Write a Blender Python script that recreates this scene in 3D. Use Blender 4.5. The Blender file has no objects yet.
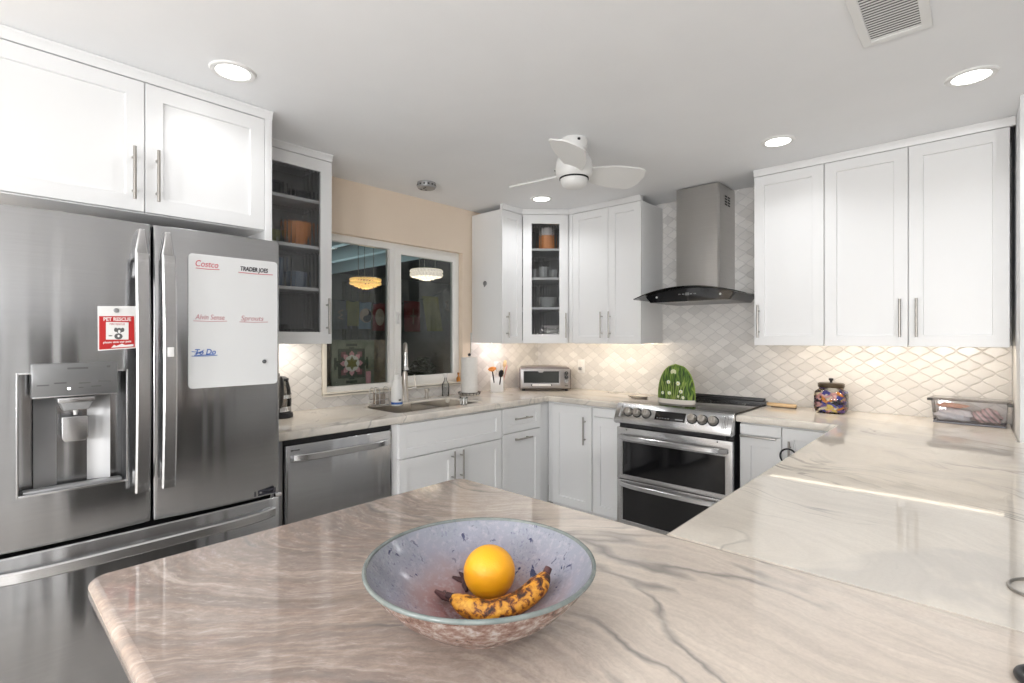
import bpy, bmesh, math, random
from mathutils import Vector, Matrix
random.seed(7)
S = bpy.context.scene
COL = S.collection
PI = math.pi
R = math.radians

# ------------------------------------------------------------------ camera
cam = bpy.data.cameras.new('camera')
camo = bpy.data.objects.new('camera', cam)
COL.objects.link(camo)
camo.location = (3.0412, -3.6783, 1.3608)
camo.rotation_euler = (PI / 2, 0, 0.7414)
cam.sensor_width = 36
cam.lens = 506.02 / 1024 * 36
cam.shift_y = -(341.5 - 337.57) / 1024
cam.clip_start = 0.02
S.camera = camo

# ------------------------------------------------------------------ world, exposure
w = bpy.data.worlds.new('world')
S.world = w
w.use_nodes = True
w.node_tree.nodes['Background'].inputs[0].default_value = (0.01, 0.014, 0.03, 1)
w.node_tree.nodes['Background'].inputs[1].default_value = 1.0
S.view_settings.view_transform = 'Standard'
S.view_settings.look = 'None'
S.view_settings.gamma = 1
S.view_settings.use_curve_mapping = False
S.view_settings.exposure = -0.36
S.cycles.use_denoising = True
S.cycles.max_bounces = 10
S.cycles.diffuse_bounces = 6
S.cycles.glossy_bounces = 5
S.cycles.transparent_max_bounces = 12
S.cycles.sample_clamp_indirect = 4.0


# ------------------------------------------------------------------ lamps of the room, plus added fill
def area(name, loc, power, col, sx, sy=None, rot=(0, 0, 0), spread=180.0):
    l = bpy.data.lights.new(name, 'AREA')
    l.energy = power
    l.color = col
    if sy is None:
        l.shape = 'DISK'
        l.size = sx
    else:
        l.shape = 'RECTANGLE'
        l.size = sx
        l.size_y = sy
    l.spread = R(spread)
    o = bpy.data.objects.new(name, l)
    o.location = loc
    o.rotation_euler = rot
    COL.objects.link(o)
    return o


def point(name, loc, power, col, r=0.05):
    l = bpy.data.lights.new(name, 'POINT')
    l.energy = power
    l.color = col
    l.shadow_soft_size = r
    o = bpy.data.objects.new(name, l)
    o.location = loc
    COL.objects.link(o)
    return o


CEIL = 2.395
DOWNLIGHTS = [(0.917, -2.961), (0.662, -0.755), (2.275, -0.77), (3.029, -0.977),
              (2.2, -4.4), (3.9, -3.2), (3.9, -5.0), (1.0, -5.2)]  # this row is unseen fill, added to brighten the room
NEUTRAL = (0.975, 0.985, 1.0)
for i, (x, y) in enumerate(DOWNLIGHTS):
    area('downlight_lamp', (x, y, CEIL - 0.012), (1.1 if i == 0 else 2.6) if i < 4 else 6.0, NEUTRAL, 0.11, spread=140)
# fill globes added unseen behind the camera to lift the room's brightness (built below)
FILL_GLOBES = [(1.9, -5.5, 1.38), (2.9, -5.5, 1.38), (4.4, -5.2, 1.38)]
for g in FILL_GLOBES:
    point('fill_globe_lamp', g, 85 if g[0] < 2 else 108, NEUTRAL, 0.13)
# under-cabinet strips (the strips themselves are built with their cabinets)
WARM = (1.0, 0.83, 0.62)
area('strip_lamp', (2.63, -0.30, 1.3165), 3.4, WARM, 1.0, 0.006, rot=(R(40), 0, 0))
area('strip_lamp', (0.95, -0.29, 1.3165), 3.4, WARM, 0.56, 0.006, rot=(R(40), 0, 0))
area('strip_lamp', (0.17, -0.66, 1.3165), 1.25, (1.0, 0.86, 0.82), 0.006, 0.22, rot=(0, R(30), 0))
area('strip_lamp', (0.17, -2.47, 1.3165), 1.6, (1.0, 0.92, 0.82), 0.006, 0.38, rot=(0, R(30), 0))
area('strip_lamp', (0.36, -0.36, 1.3165), 1.5, WARM, 0.30, 0.006, rot=(R(35), 0, PI / 4))
# patio chandeliers
point('chandelier_lamp', (-1.40, -0.97, 1.80), 1.6, (1.0, 0.72, 0.40), 0.08)
point('chandelier_lamp', (-1.00, -0.53, 1.86), 1.6, (1.0, 0.86, 0.66), 0.08)
area('patio_fill', (-3.0, -0.9, 0.6), 26, (0.78, 0.95, 1.0), 0.5, rot=(PI, 0, 0))  # added uplight without a fixture, brightens the patio beams


# ------------------------------------------------------------------ materials
def _in(n, k, v):
    n.inputs[k].default_value = v if not isinstance(v, tuple) or len(v) != 3 or n.inputs[k].type != 'RGBA' else (*v, 1)


def mat(name, col=(0.8, 0.8, 0.8), rough=0.5, metal=0.0, **kw):
    m = bpy.data.materials.new(name)
    m.use_nodes = True
    b = m.node_tree.nodes['Principled BSDF']
    _in(b, 'Base Color', col)
    _in(b, 'Roughness', rough)
    _in(b, 'Metallic', metal)
    for k, v in kw.items():
        _in(b, {'coat': 'Coat Weight', 'trans': 'Transmission Weight', 'ior': 'IOR', 'alpha': 'Alpha', 'aniso': 'Anisotropic',
                'emis': 'Emission Color', 'estr': 'Emission Strength', 'spec': 'Specular IOR Level', 'sss': 'Subsurface Weight',
                'coatr': 'Coat Roughness'}[k], v)
    return m


class NT:
    """tiny node-graph helper"""
    def __init__(s, m):
        s.t = m.node_tree
        s.b = s.t.nodes['Principled BSDF']

    def n(s, typ, ins=None, **props):
        nd = s.t.nodes.new(typ)
        for k, v in props.items():
            setattr(nd, k, v)
        for k, v in (ins or {}).items():
            if isinstance(v, bpy.types.NodeSocket):
                s.t.links.new(v, nd.inputs[k])
            else:
                _in(nd, k, v)
        return nd

    def math(s, op, a, b=0.0, c=None):
        ins = {0: a, 1: b}
        if c is not None:
            ins[2] = c
        return s.n('ShaderNodeMath', ins, operation=op).outputs[0]

    def vec(s, x, y, z):
        return s.n('ShaderNodeCombineXYZ', {0: x, 1: y, 2: z}).outputs[0]

    def noise(s, v, scale, detail=4.0, rough=0.5, dist=0.0):
        return s.n('ShaderNodeTexNoise', {'Vector': v, 'Scale': scale, 'Detail': detail, 'Roughness': rough, 'Distortion': dist}).outputs['Fac']

    def ramp(s, f, stops, mode='LINEAR'):
        r = s.n('ShaderNodeValToRGB', {0: f})
        r.color_ramp.interpolation = mode
        el = r.color_ramp.elements
        while len(el) < len(stops):
            el.new(0.5)
        for e, (p, c) in zip(el, stops):
            e.position = p
            e.color = (*c, 1) if len(c) == 3 else c
        return r.outputs[0]

    def grey(s, f, stops, mode='LINEAR'):
        return s.ramp(f, [(p, (c, c, c)) for p, c in stops], mode)

    def mix(s, f, a, b):
        nd = s.t.nodes.new('ShaderNodeMix')
        nd.data_type = 'RGBA'
        for idx, v in ((0, f), (6, a), (7, b)):
            if isinstance(v, bpy.types.NodeSocket):
                s.t.links.new(v, nd.inputs[idx])
            else:
                nd.inputs[idx].default_value = v if not isinstance(v, tuple) else (*v, 1)
        return nd.outputs[2]

    def pos(s):
        return s.n('ShaderNodeNewGeometry').outputs['Position']

    def obj(s):
        return s.n('ShaderNodeTexCoord').outputs['Object']

    def sep(s, v):
        return s.n('ShaderNodeSeparateXYZ', {0: v}).outputs

    def bump(s, h, strength=0.2, dist=0.002):
        s.t.links.new(s.n('ShaderNodeBump', {'Height': h, 'Strength': strength, 'Distance': dist}).outputs[0], s.b.inputs['Normal'])

    def out(s, sock, key='Base Color'):
        s.t.links.new(sock, s.b.inputs[key])


def varied(name, c0, c1, scale, rough=0.5, **kw):
    m = mat(name, c0, rough, **kw)
    g = NT(m)
    g.out(g.ramp(g.noise(g.obj(), scale, 5, 0.6), [(0.35, c0), (0.65, c1)]))
    return m


def see_through(name, tint=(0.95, 0.97, 0.97), refl=1.0, rough=0.0, ribs=False):
    m = bpy.data.materials.new(name)
    m.use_nodes = True
    t = m.node_tree
    t.nodes.clear()
    o = t.nodes.new('ShaderNodeOutputMaterial')
    mx = t.nodes.new('ShaderNodeMixShader')
    tr = t.nodes.new('ShaderNodeBsdfTransparent')
    gl = t.nodes.new('ShaderNodeBsdfGlossy')
    fr = t.nodes.new('ShaderNodeFresnel')
    mu = t.nodes.new('ShaderNodeMath')
    mu.operation = 'MULTIPLY'
    mu.inputs[1].default_value = refl
    fr.inputs[0].default_value = 1.45
    tr.inputs[0].default_value = (*tint, 1)
    gl.inputs['Roughness'].default_value = rough
    t.links.new(fr.outputs[0], mu.inputs[0])
    t.links.new(mu.outputs[0], mx.inputs[0])
    t.links.new(tr.outputs[0], mx.inputs[1])
    t.links.new(gl.outputs[0], mx.inputs[2])
    t.links.new(mx.outputs[0], o.inputs[0])
    return m


def steel(name, col, rough, streak=0.10, horizontal=True, aniso=0.75, rot=0.25, wave=0.0):
    m = mat(name, col, rough, 1.0, aniso=aniso)
    g = NT(m)
    p = g.obj()
    q = g.n('ShaderNodeVectorMath', {0: p, 1: (3, 3, 260) if horizontal else (260, 260, 3)}, operation='MULTIPLY').outputs[0]
    f = g.noise(q, 1.0, 3, 0.6)
    g.out(g.mix(f, tuple(c * (1 - streak) for c in col), tuple(min(1, c * (1 + streak)) for c in col)))
    tg = g.n('ShaderNodeTangent', direction_type='RADIAL', axis='Z')
    g.t.links.new(tg.outputs[0], g.b.inputs['Tangent'])
    g.b.inputs['Anisotropic Rotation'].default_value = rot
    if wave:
        wq = g.n('ShaderNodeVectorMath', {0: p, 1: (7.0, 7.0, 0.5)}, operation='MULTIPLY').outputs[0]
        g.bump(g.noise(wq, 1.0, 2, 0.5), 1.0, wave)
    return m


def stone(name, warm):
    """banded polished quartzite, pattern in world metres"""
    m = mat(name, (0.7, 0.65, 0.6), 0.045, 0.0, spec=0.5)
    g = NT(m)
    P = g.pos()
    x, y, z = g.sep(P)[0:3]
    w1 = g.math('SUBTRACT', g.noise(P, 1.1, 2, 0.5), 0.5)
    w2 = g.math('SUBTRACT', g.noise(P, 3.6, 3, 0.5), 0.5)
    w3 = g.math('SUBTRACT', g.noise(P, 14.0, 3, 0.6), 0.5)
    if warm:      # the bedding runs along x, swings toward the sink, then runs along x again
        mr = g.n('ShaderNodeMapRange', {0: g.math('ADD', x, g.math('MULTIPLY', w1, 0.25)), 1: 1.88, 2: 2.62, 3: 0.0, 4: -0.62}, interpolation_type='SMOOTHSTEP')
        run = g.math('ADD', mr.outputs[0], g.math('MULTIPLY', x, 0.16))
    else:
        run = g.math('MULTIPLY', x, 0.75)
    v = g.math('ADD', g.math('ADD', y, run),
               g.math('ADD', g.math('MULTIPLY', w1, 0.22 if warm else 1.2),
                      g.math('ADD', g.math('MULTIPLY', w2, 0.09 if warm else 0.26), g.math('MULTIPLY', w3, 0.035))))
    u = g.math('MULTIPLY', x, 0.9)
    q = g.vec(u, g.math('MULTIPLY', v, 10.0 if warm else 2.0), z)
    band = g.noise(q, 1.0, 7, 0.62)
    fine = g.noise(g.vec(g.math('MULTIPLY', u, 2.0), g.math('MULTIPLY', v, 38.0), z), 1.0, 5, 0.7)
    speck = g.noise(P, 150.0, 3, 0.7)
    if warm:
        grain = g.noise(P, 34.0, 6, 0.72)
        band = g.math('ADD', g.math('MULTIPLY', band, 0.74), g.math('ADD', g.math('MULTIPLY', grain, 0.26), 0.0))
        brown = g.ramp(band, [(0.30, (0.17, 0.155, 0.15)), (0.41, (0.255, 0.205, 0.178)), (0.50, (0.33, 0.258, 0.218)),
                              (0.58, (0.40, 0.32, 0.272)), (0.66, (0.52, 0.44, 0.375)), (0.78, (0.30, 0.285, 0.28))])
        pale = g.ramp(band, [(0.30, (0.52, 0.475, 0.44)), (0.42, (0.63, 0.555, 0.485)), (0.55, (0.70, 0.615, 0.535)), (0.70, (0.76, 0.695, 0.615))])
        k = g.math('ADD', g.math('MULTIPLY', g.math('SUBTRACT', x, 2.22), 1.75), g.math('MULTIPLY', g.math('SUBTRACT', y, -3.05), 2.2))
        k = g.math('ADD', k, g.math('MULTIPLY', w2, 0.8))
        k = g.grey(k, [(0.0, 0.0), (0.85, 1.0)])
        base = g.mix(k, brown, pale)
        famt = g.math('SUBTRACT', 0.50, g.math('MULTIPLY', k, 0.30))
    else:
        base = g.ramp(band, [(0.28, (0.52, 0.49, 0.46)), (0.40, (0.70, 0.645, 0.57)), (0.52, (0.78, 0.725, 0.645)), (0.75, (0.82, 0.77, 0.69))])
        famt = 0.07
    base = g.mix(g.math('MULTIPLY', g.grey(fine, [(0.42, 1.0), (0.56, 0.0)]), famt), base, (0.30, 0.265, 0.245))
    base = g.mix(g.math('MULTIPLY', g.grey(speck, [(0.35, 1.0), (0.6, 0.0)]), g.math('SUBTRACT', 0.40, g.math('MULTIPLY', k, 0.28)) if warm else 0.08), base, (0.30, 0.245, 0.22))
    if not warm:
        patch = g.grey(g.noise(P, 2.3, 4, 0.6, 0.8), [(0.53, 0.0), (0.62, 1.0)])
        base = g.mix(g.math('MULTIPLY', patch, 0.42), base, (0.47, 0.45, 0.43))
    else:
        lite = g.noise(g.vec(g.math('MULTIPLY', u, 1.4), g.math('MULTIPLY', v, 27.0), g.math('ADD', z, 3.0)), 1.0, 4, 0.6)
        base = g.mix(g.math('MULTIPLY', g.grey(lite, [(0.56, 0.0), (0.68, 1.0)]), 0.42), base, (0.66, 0.575, 0.505))
    if warm:      # crystalline mottling
        mot = g.noise(g.vec(g.math('MULTIPLY', x, 30.0), g.math('MULTIPLY', v, 62.0), z), 1.0, 5, 0.75)
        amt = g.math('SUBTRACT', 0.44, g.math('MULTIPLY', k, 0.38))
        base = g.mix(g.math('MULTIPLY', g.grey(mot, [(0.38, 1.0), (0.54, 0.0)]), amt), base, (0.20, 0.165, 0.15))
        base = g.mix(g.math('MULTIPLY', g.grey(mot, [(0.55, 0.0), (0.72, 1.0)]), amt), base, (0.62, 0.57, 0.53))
    vn = g.noise(g.vec(g.math('MULTIPLY', u, 0.8), g.math('MULTIPLY', v, 2.4), z), 1.25, 3, 0.5)
    vein = g.grey(g.math('ABSOLUTE', g.math('SUBTRACT', vn, 0.5)), [(0.0, 1.0), (0.005, 0.6), (0.012, 0.0)])
    brk = g.grey(g.noise(P, 3.0, 3, 0.6), [(0.42, 0.0), (0.58, 1.0)])
    vein = g.math('MULTIPLY', g.math('MULTIPLY', vein, brk), 0.62 if warm else 0.55)
    base = g.mix(vein, base, (0.12, 0.125, 0.13))
    g.out(base)
    return m


def tile(name, axis):
    """ogee lantern mosaic: diamonds with S-curved edges, pearly stone, grey grout"""
    m = mat(name, (0.8, 0.78, 0.76), 0.22)
    g = NT(m)
    s = g.sep(g.pos())
    h = g.math('DIVIDE', s[0 if axis == 'x' else 1], 0.104)
    k = g.math('DIVIDE', s[2], 0.078)
    a = g.math('ADD', h, k)
    b = g.math('SUBTRACT', h, k)
    wob = lambda o: g.math('MULTIPLY', g.math('SINE', g.math('MULTIPLY', o, 2 * PI)), 0.034)
    a2 = g.math('ADD', a, wob(b))
    b2 = g.math('ADD', b, wob(a))
    edge = lambda q: g.math('SUBTRACT', 0.5, g.math('ABSOLUTE', g.math('SUBTRACT', g.math('FRACT', q), 0.5)))
    d = g.math('MINIMUM', edge(a2), edge(b2))
    grout = g.grey(d, [(0.014, 1.0), (0.034, 0.0)])
    cell = g.vec(g.math('FLOOR', a2), g.math('FLOOR', b2), 0.0)
    rnd = g.n('ShaderNodeTexWhiteNoise', {0: cell}, noise_dimensions='3D').outputs[0]
    cloud = g.noise(g.pos(), 9.0, 4, 0.6)
    c = g.ramp(g.math('ADD', g.math('MULTIPLY', rnd, 0.6), g.math('MULTIPLY', cloud, 0.4)),
               [(0.15, (0.62, 0.605, 0.59)), (0.5, (0.72, 0.70, 0.68)), (0.85, (0.80, 0.785, 0.765))])
    g.out(g.mix(g.math('MULTIPLY', grout, 0.7), c, (0.47, 0.46, 0.455)))
    g.out(g.grey(grout, [(0, 0.18), (1, 0.8)]), 'Roughness')
    g.bump(g.grey(d, [(0.015, 0.0), (0.09, 1.0)]), 0.5, 0.003)
    return m


def wood(name, c0, c1, sc=14.0, rough=0.5):
    m = mat(name, c0, rough)
    g = NT(m)
    q = g.n('ShaderNodeVectorMath', {0: g.obj(), 1: (1.5, sc, sc)}, operation='MULTIPLY').outputs[0]
    g.out(g.ramp(g.noise(q, 1.6, 5, 0.6, 0.6), [(0.3, c0), (0.7, c1)]))
    return m


M = {}
M['white'] = mat('white_lacquer', (0.82, 0.825, 0.83), 0.32)
M['ceiling'] = varied('ceiling_paint', (0.86, 0.87, 0.885), (0.88, 0.89, 0.905), 3.0, 0.9)
M['paint'] = varied('room_paint', (0.76, 0.77, 0.78), (0.79, 0.80, 0.81), 2.0, 0.8)
M['paint_grey'] = varied('hall_paint', (0.52, 0.515, 0.51), (0.56, 0.555, 0.55), 2.0, 0.8)
M['peach'] = varied('peach_paint', (0.82, 0.695, 0.565), (0.84, 0.715, 0.585), 2.0, 0.75)
M['floor'] = wood('floor_boards', (0.34, 0.32, 0.30), (0.44, 0.42, 0.395), 6.0, 0.4)
M['vinyl'] = mat('white_vinyl', (0.88, 0.875, 0.85), 0.35)
M['sill'] = varied('cream_sill', (0.87, 0.82, 0.72), (0.89, 0.84, 0.75), 4.0, 0.4)
M['glass'] = see_through('window_glass', (0.92, 0.95, 0.94), 0.8)
M['clear'] = see_through('clear_glass', (0.94, 0.95, 0.95), 1.0)
m = see_through('ribbed_glass', (0.95, 0.96, 0.97), 1.3, 0.06)
nt = m.node_tree
mx2 = nt.nodes.new('ShaderNodeMixShader')
rf = nt.nodes.new('ShaderNodeBsdfRefraction')
rf.inputs['IOR'].default_value = 1.5
rf.inputs['Roughness'].default_value = 0.04
rf.inputs['Color'].default_value = (0.95, 0.96, 0.97, 1)
mx2.inputs[0].default_value = 0.60
mxa = [n for n in nt.nodes if n.type == 'MIX_SHADER' and n != mx2][0]
tr = [n for n in nt.nodes if n.type == 'BSDF_TRANSPARENT'][0]
nt.links.new(tr.outputs[0], mx2.inputs[1])
nt.links.new(rf.outputs[0], mx2.inputs[2])
nt.links.new(mx2.outputs[0], mxa.inputs[1])
M['reed'] = m
M['plastic_clear'] = see_through('clear_plastic', (0.90, 0.90, 0.925), 1.4, 0.05)
M['hoodglass'] = see_through('smoked_glass', (0.16, 0.17, 0.17), 1.5)
M['shaded_in'] = mat('shaded_cabinet_lining', (0.36, 0.365, 0.37), 0.6)  # grey stands in for the shade inside the glass cabinets
M['steel'] = steel('brushed_steel', (0.46, 0.465, 0.475), 0.20, wave=0.010)
M['steel_side'] = mat('grey_steel_case', (0.30, 0.30, 0.305), 0.45, 0.8)
M['steel_lt'] = steel('satin_steel', (0.62, 0.62, 0.625), 0.26)
M['steel_warm'] = steel('hood_steel', (0.50, 0.49, 0.475), 0.28)
M['nickel'] = mat('brushed_nickel', (0.62, 0.585, 0.54), 0.28, 1.0)
M['pull'] = mat('bar_pull_metal', (0.42, 0.40, 0.375), 0.33, 1.0)
M['chrome'] = mat('chrome', (0.80, 0.80, 0.80), 0.10, 1.0)
M['black'] = mat('black_plastic', (0.018, 0.018, 0.02), 0.35)
M['blackglass'] = mat('black_glass', (0.008, 0.008, 0.009), 0.05, spec=0.6)
M['dark'] = mat('dark_gasket', (0.02, 0.02, 0.022), 0.7)
M['darkgrey'] = mat('dark_grey_plastic', (0.085, 0.087, 0.09), 0.4)
M['midgrey'] = mat('mid_grey_plastic', (0.33, 0.335, 0.34), 0.35, 0.4)
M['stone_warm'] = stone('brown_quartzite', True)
M['stone_pale'] = stone('pale_quartzite', False)
M['tile_back'] = tile('lantern_mosaic', 'x')
M['tile_left'] = tile('lantern_mosaic_side', 'y')
M['lamp'] = mat('lamp_disc', (1, 1, 1), 0.5, emis=(1.0, 0.97, 0.93), estr=9.0)
M['strip'] = mat('led_strip', (1, 1, 1), 0.5, emis=(1.0, 0.88, 0.70), estr=12.0)
M['globe'] = mat('fill_globe_glow', (1, 1, 1), 0.5, emis=(1.0, 0.95, 0.88), estr=2.5)
M['plastic_w'] = mat('white_plastic', (0.80, 0.80, 0.79), 0.35)
M['ceramic_w'] = mat('white_ceramic', (0.82, 0.80, 0.78), 0.2)
M['paper'] = varied('paper_towel', (0.84, 0.82, 0.79), (0.80, 0.78, 0.75), 60.0, 0.95)
M['board'] = mat('whiteboard_film', (0.72, 0.73, 0.735), 0.16)
M['ink_red'] = mat('red_marker', (0.55, 0.06, 0.09), 0.5)
M['ink_faint'] = mat('faded_red_marker', (0.50, 0.24, 0.26), 0.5)
M['ink_black'] = mat('black_marker', (0.02, 0.02, 0.03), 0.5)
M['ink_blue'] = mat('blue_marker', (0.03, 0.12, 0.42), 0.5)
M['red'] = mat('red_print', (0.45, 0.014, 0.014), 0.5)
M['card'] = mat('white_card', (0.78, 0.78, 0.77), 0.5)
M['ink_grey'] = mat('grey_print', (0.10, 0.10, 0.10), 0.5)
M['orange'] = None
m = mat('orange_peel', (0.95, 0.50, 0.02), 0.42, sss=0.05)
g = NT(m)
g.out(g.ramp(g.noise(g.obj(), 6.0, 2, 0.5), [(0.35, (0.86, 0.36, 0.008)), (0.7, (0.92, 0.46, 0.015))]))
g.bump(g.n('ShaderNodeTexVoronoi', {'Vector': g.obj(), 'Scale': 420.0}).outputs[0], 0.25, 0.001)
M['orange'] = m
m = mat('spotted_banana', (0.8, 0.5, 0.1), 0.5)
g = NT(m)
f1 = g.noise(g.obj(), 75.0, 5, 0.65, 0.5)
f2 = g.noise(g.obj(), 22.0, 3, 0.6)
g.out(g.ramp(g.math('ADD', g.math('MULTIPLY', f1, 0.65), g.math('MULTIPLY', f2, 0.35)),
             [(0.42, (0.030, 0.010, 0.005)), (0.48, (0.20, 0.055, 0.010)), (0.515, (0.62, 0.25, 0.02)), (0.62, (0.80, 0.42, 0.04))]))
M['banana'] = m
M['stem'] = varied('dark_stem', (0.03, 0.012, 0.015), (0.08, 0.03, 0.03), 40.0, 0.7)
# speckled stoneware glaze: lavender wall, rosy well, blue-black spots
m = mat('speckled_glaze', (0.5, 0.48, 0.52), 0.16)
g = NT(m)
ob = g.obj()
s = g.sep(ob)
rr = g.math('SQRT', g.math('ADD', g.math('POWER', s[0], 2.0), g.math('POWER', s[1], 2.0)))
rr = g.math('ADD', rr, g.math('MULTIPLY', g.math('SUBTRACT', g.noise(ob, 14.0, 3), 0.5), 0.07))
c = g.ramp(rr, [(0.03, (0.17, 0.065, 0.06)), (0.075, (0.30, 0.17, 0.165)), (0.11, (0.31, 0.245, 0.265)), (0.14, (0.265, 0.265, 0.325)), (0.175, (0.23, 0.245, 0.285))])
mt = g.noise(ob, 95.0, 4, 0.7)
c = g.mix(g.math('MULTIPLY', g.grey(mt, [(0.5, 0.0), (0.66, 1.0)]), 0.35), c, (0.42, 0.40, 0.44))
q = g.vec(s[0], s[1], g.math('MULTIPLY', s[2], 0.45))
sp = g.grey(g.noise(q, 78.0, 4, 0.55, 0.6), [(0.625, 0.0), (0.655, 1.0)])
clump = g.grey(g.noise(ob, 13.0, 2), [(0.46, 0.0), (0.60, 1.0)])
wallm = g.grey(rr, [(0.085, 0.0), (0.115, 1.0)])
c = g.mix(g.math('MULTIPLY', g.math('MULTIPLY', sp, clump), wallm), c, (0.025, 0.03, 0.085))
haze = g.grey(g.noise(g.vec(s[0], s[1], 0.0), 190.0, 3, 0.7), [(0.54, 0.0), (0.66, 1.0)])
c = g.mix(g.math('MULTIPLY', g.math('MULTIPLY', haze, clump), g.math('MULTIPLY', wallm, 0.55)), c, (0.10, 0.11, 0.20))
g.out(c)
M['glaze'] = m
m = mat('speckled_glaze_outside', (0.4, 0.33, 0.3), 0.25)
g = NT(m)
g.out(g.ramp(g.noise(g.obj(), 60.0, 5, 0.7), [(0.35, (0.12, 0.05, 0.035)), (0.5, (0.26, 0.17, 0.14)), (0.66, (0.46, 0.42, 0.39))]))
M['glaze_out'] = m
M['rim'] = varied('grey_green_rim', (0.13, 0.16, 0.155), (0.20, 0.22, 0.21), 40.0, 0.2)
M['toaster'] = mat('toaster_body', (0.20, 0.175, 0.17), 0.32, 0.8)
M['toaster_face'] = mat('toaster_face', (0.36, 0.345, 0.345), 0.32, 0.8)
M['woodlt'] = wood('pale_wood', (0.62, 0.42, 0.22), (0.72, 0.52, 0.30), 30.0)
M['wooddk'] = wood('weathered_board', (0.12, 0.085, 0.06), (0.26, 0.19, 0.12), 10.0)
m = mat('leafy_print', (0.2, 0.4, 0.05), 0.75)
g = NT(m)
s = g.sep(g.obj())
q = g.vec(g.math('MULTIPLY', g.math('ADD', s[0], g.math('MULTIPLY', g.noise(g.obj(), 9.0, 2), 0.05)), 95.0), 0.0, g.math('MULTIPLY', s[2], 12.0))
f = g.noise(q, 1.0, 3, 0.5)
g.out(g.ramp(f, [(0.40, (0.015, 0.03, 0.006)), (0.48, (0.05, 0.115, 0.012)), (0.56, (0.13, 0.22, 0.03)), (0.68, (0.27, 0.34, 0.07))]))
M['leafy'] = m
M['petal'] = mat('white_petals', (0.78, 0.80, 0.68), 0.7)
M['pollen'] = mat('yellow_pollen', (0.75, 0.68, 0.15), 0.7)
M['band'] = mat('cream_band', (0.74, 0.68, 0.62), 0.6)
M['iron'] = mat('black_iron', (0.03, 0.03, 0.035), 0.4, 0.6)
M['linen'] = mat('white_cloth', (0.72, 0.72, 0.75), 0.8)
m = mat('striped_cloth', (0.6, 0.5, 0.5), 0.85)
g = NT(m)
st = g.math('SINE', g.math('MULTIPLY', g.math('ADD', g.sep(g.obj())[0], g.math('MULTIPLY', g.sep(g.obj())[2], 0.8)), 260.0))
g.out(g.ramp(g.math('ADD', g.math('MULTIPLY', st, 0.5), 0.5), [(0.25, (0.40, 0.33, 0.33)), (0.5, (0.66, 0.58, 0.58)), (0.8, (0.70, 0.50, 0.52))]))
M['striped'] = m
M['salmon'] = varied('salmon_cloth', (0.66, 0.38, 0.29), (0.74, 0.50, 0.40), 30.0, 0.85)
for k, c in {'wrap_blue': (0.10, 0.10, 0.42), 'wrap_violet': (0.20, 0.12, 0.38), 'wrap_orange': (0.80, 0.30, 0.05), 'wrap_cream': (0.85, 0.74, 0.55),
             'wrap_black': (0.03, 0.025, 0.04), 'wrap_yellow': (0.82, 0.62, 0.16), 'wrap_pink': (0.75, 0.40, 0.38)}.items():
    M[k] = mat(k + '_foil', c, 0.3)
M['kettle_glass'] = see_through('kettle_glass', (0.72, 0.70, 0.68), 1.3)
M['amber'] = mat('amber_bottle', (0.42, 0.17, 0.03), 0.15)
M['foliage'] = varied('dark_leaves', (0.02, 0.035, 0.02), (0.05, 0.07, 0.03), 20.0, 0.6)
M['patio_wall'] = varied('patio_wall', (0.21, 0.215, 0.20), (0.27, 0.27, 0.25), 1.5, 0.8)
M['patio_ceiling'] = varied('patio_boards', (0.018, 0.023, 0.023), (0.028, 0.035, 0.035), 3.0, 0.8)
M['beam'] = varied('painted_beam', (0.66, 0.76, 0.78), (0.70, 0.80, 0.82), 2.0, 0.6)
M['curtain'] = varied('olive_curtain', (0.13, 0.13, 0.10), (0.18, 0.175, 0.14), 3.0, 0.9)
M['crystal_gold'] = mat('gold_crystal', (0.9, 0.7, 0.35), 0.15, emis=(1.0, 0.62, 0.22), estr=0.75)
M['crystal_white'] = mat('white_crystal', (0.95, 0.9, 0.85), 0.15, emis=(1.0, 0.88, 0.70), estr=0.95)
M['drum'] = mat('crystal_band', (0.95, 0.9, 0.85), 0.2, emis=(1.0, 0.86, 0.74), estr=0.75)
M['drum_gold'] = mat('gold_band', (0.9, 0.7, 0.4), 0.2, emis=(1.0, 0.70, 0.34), estr=0.55)
for k, c in {'flag_white': (0.32, 0.34, 0.36), 'flag_yellow': (0.42, 0.42, 0.16), 'flag_blue': (0.27, 0.40, 0.50), 'flag_red': (0.33, 0.07, 0.07),
             'flag_grey': (0.33, 0.34, 0.35), 'flag_pale': (0.42, 0.44, 0.40), 'flag_ink': (0.05, 0.06, 0.08), 'flag_cream': (0.6, 0.5, 0.42)}.items():
    M[k] = varied(k + '_cloth', tuple(q * 0.55 for q in c), tuple(q * 0.75 for q in c), 12.0, 0.9)
M['pg_green'] = varied('grey_green_glass', (0.15, 0.165, 0.12), (0.24, 0.25, 0.19), 15.0, 0.3)
M['pg_dark'] = mat('dark_green_glass', (0.015, 0.03, 0.015), 0.3)
M['pg_pink'] = varied('pink_glass', (0.58, 0.24, 0.28), (0.68, 0.34, 0.38), 30.0, 0.3)
M['pg_white'] = mat('white_glass', (0.72, 0.68, 0.64), 0.3)
M['pg_olive'] = mat('olive_glass', (0.16, 0.14, 0.03), 0.3)
M['pg_rose'] = mat('dark_rose_glass', (0.20, 0.05, 0.07), 0.3)


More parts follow.
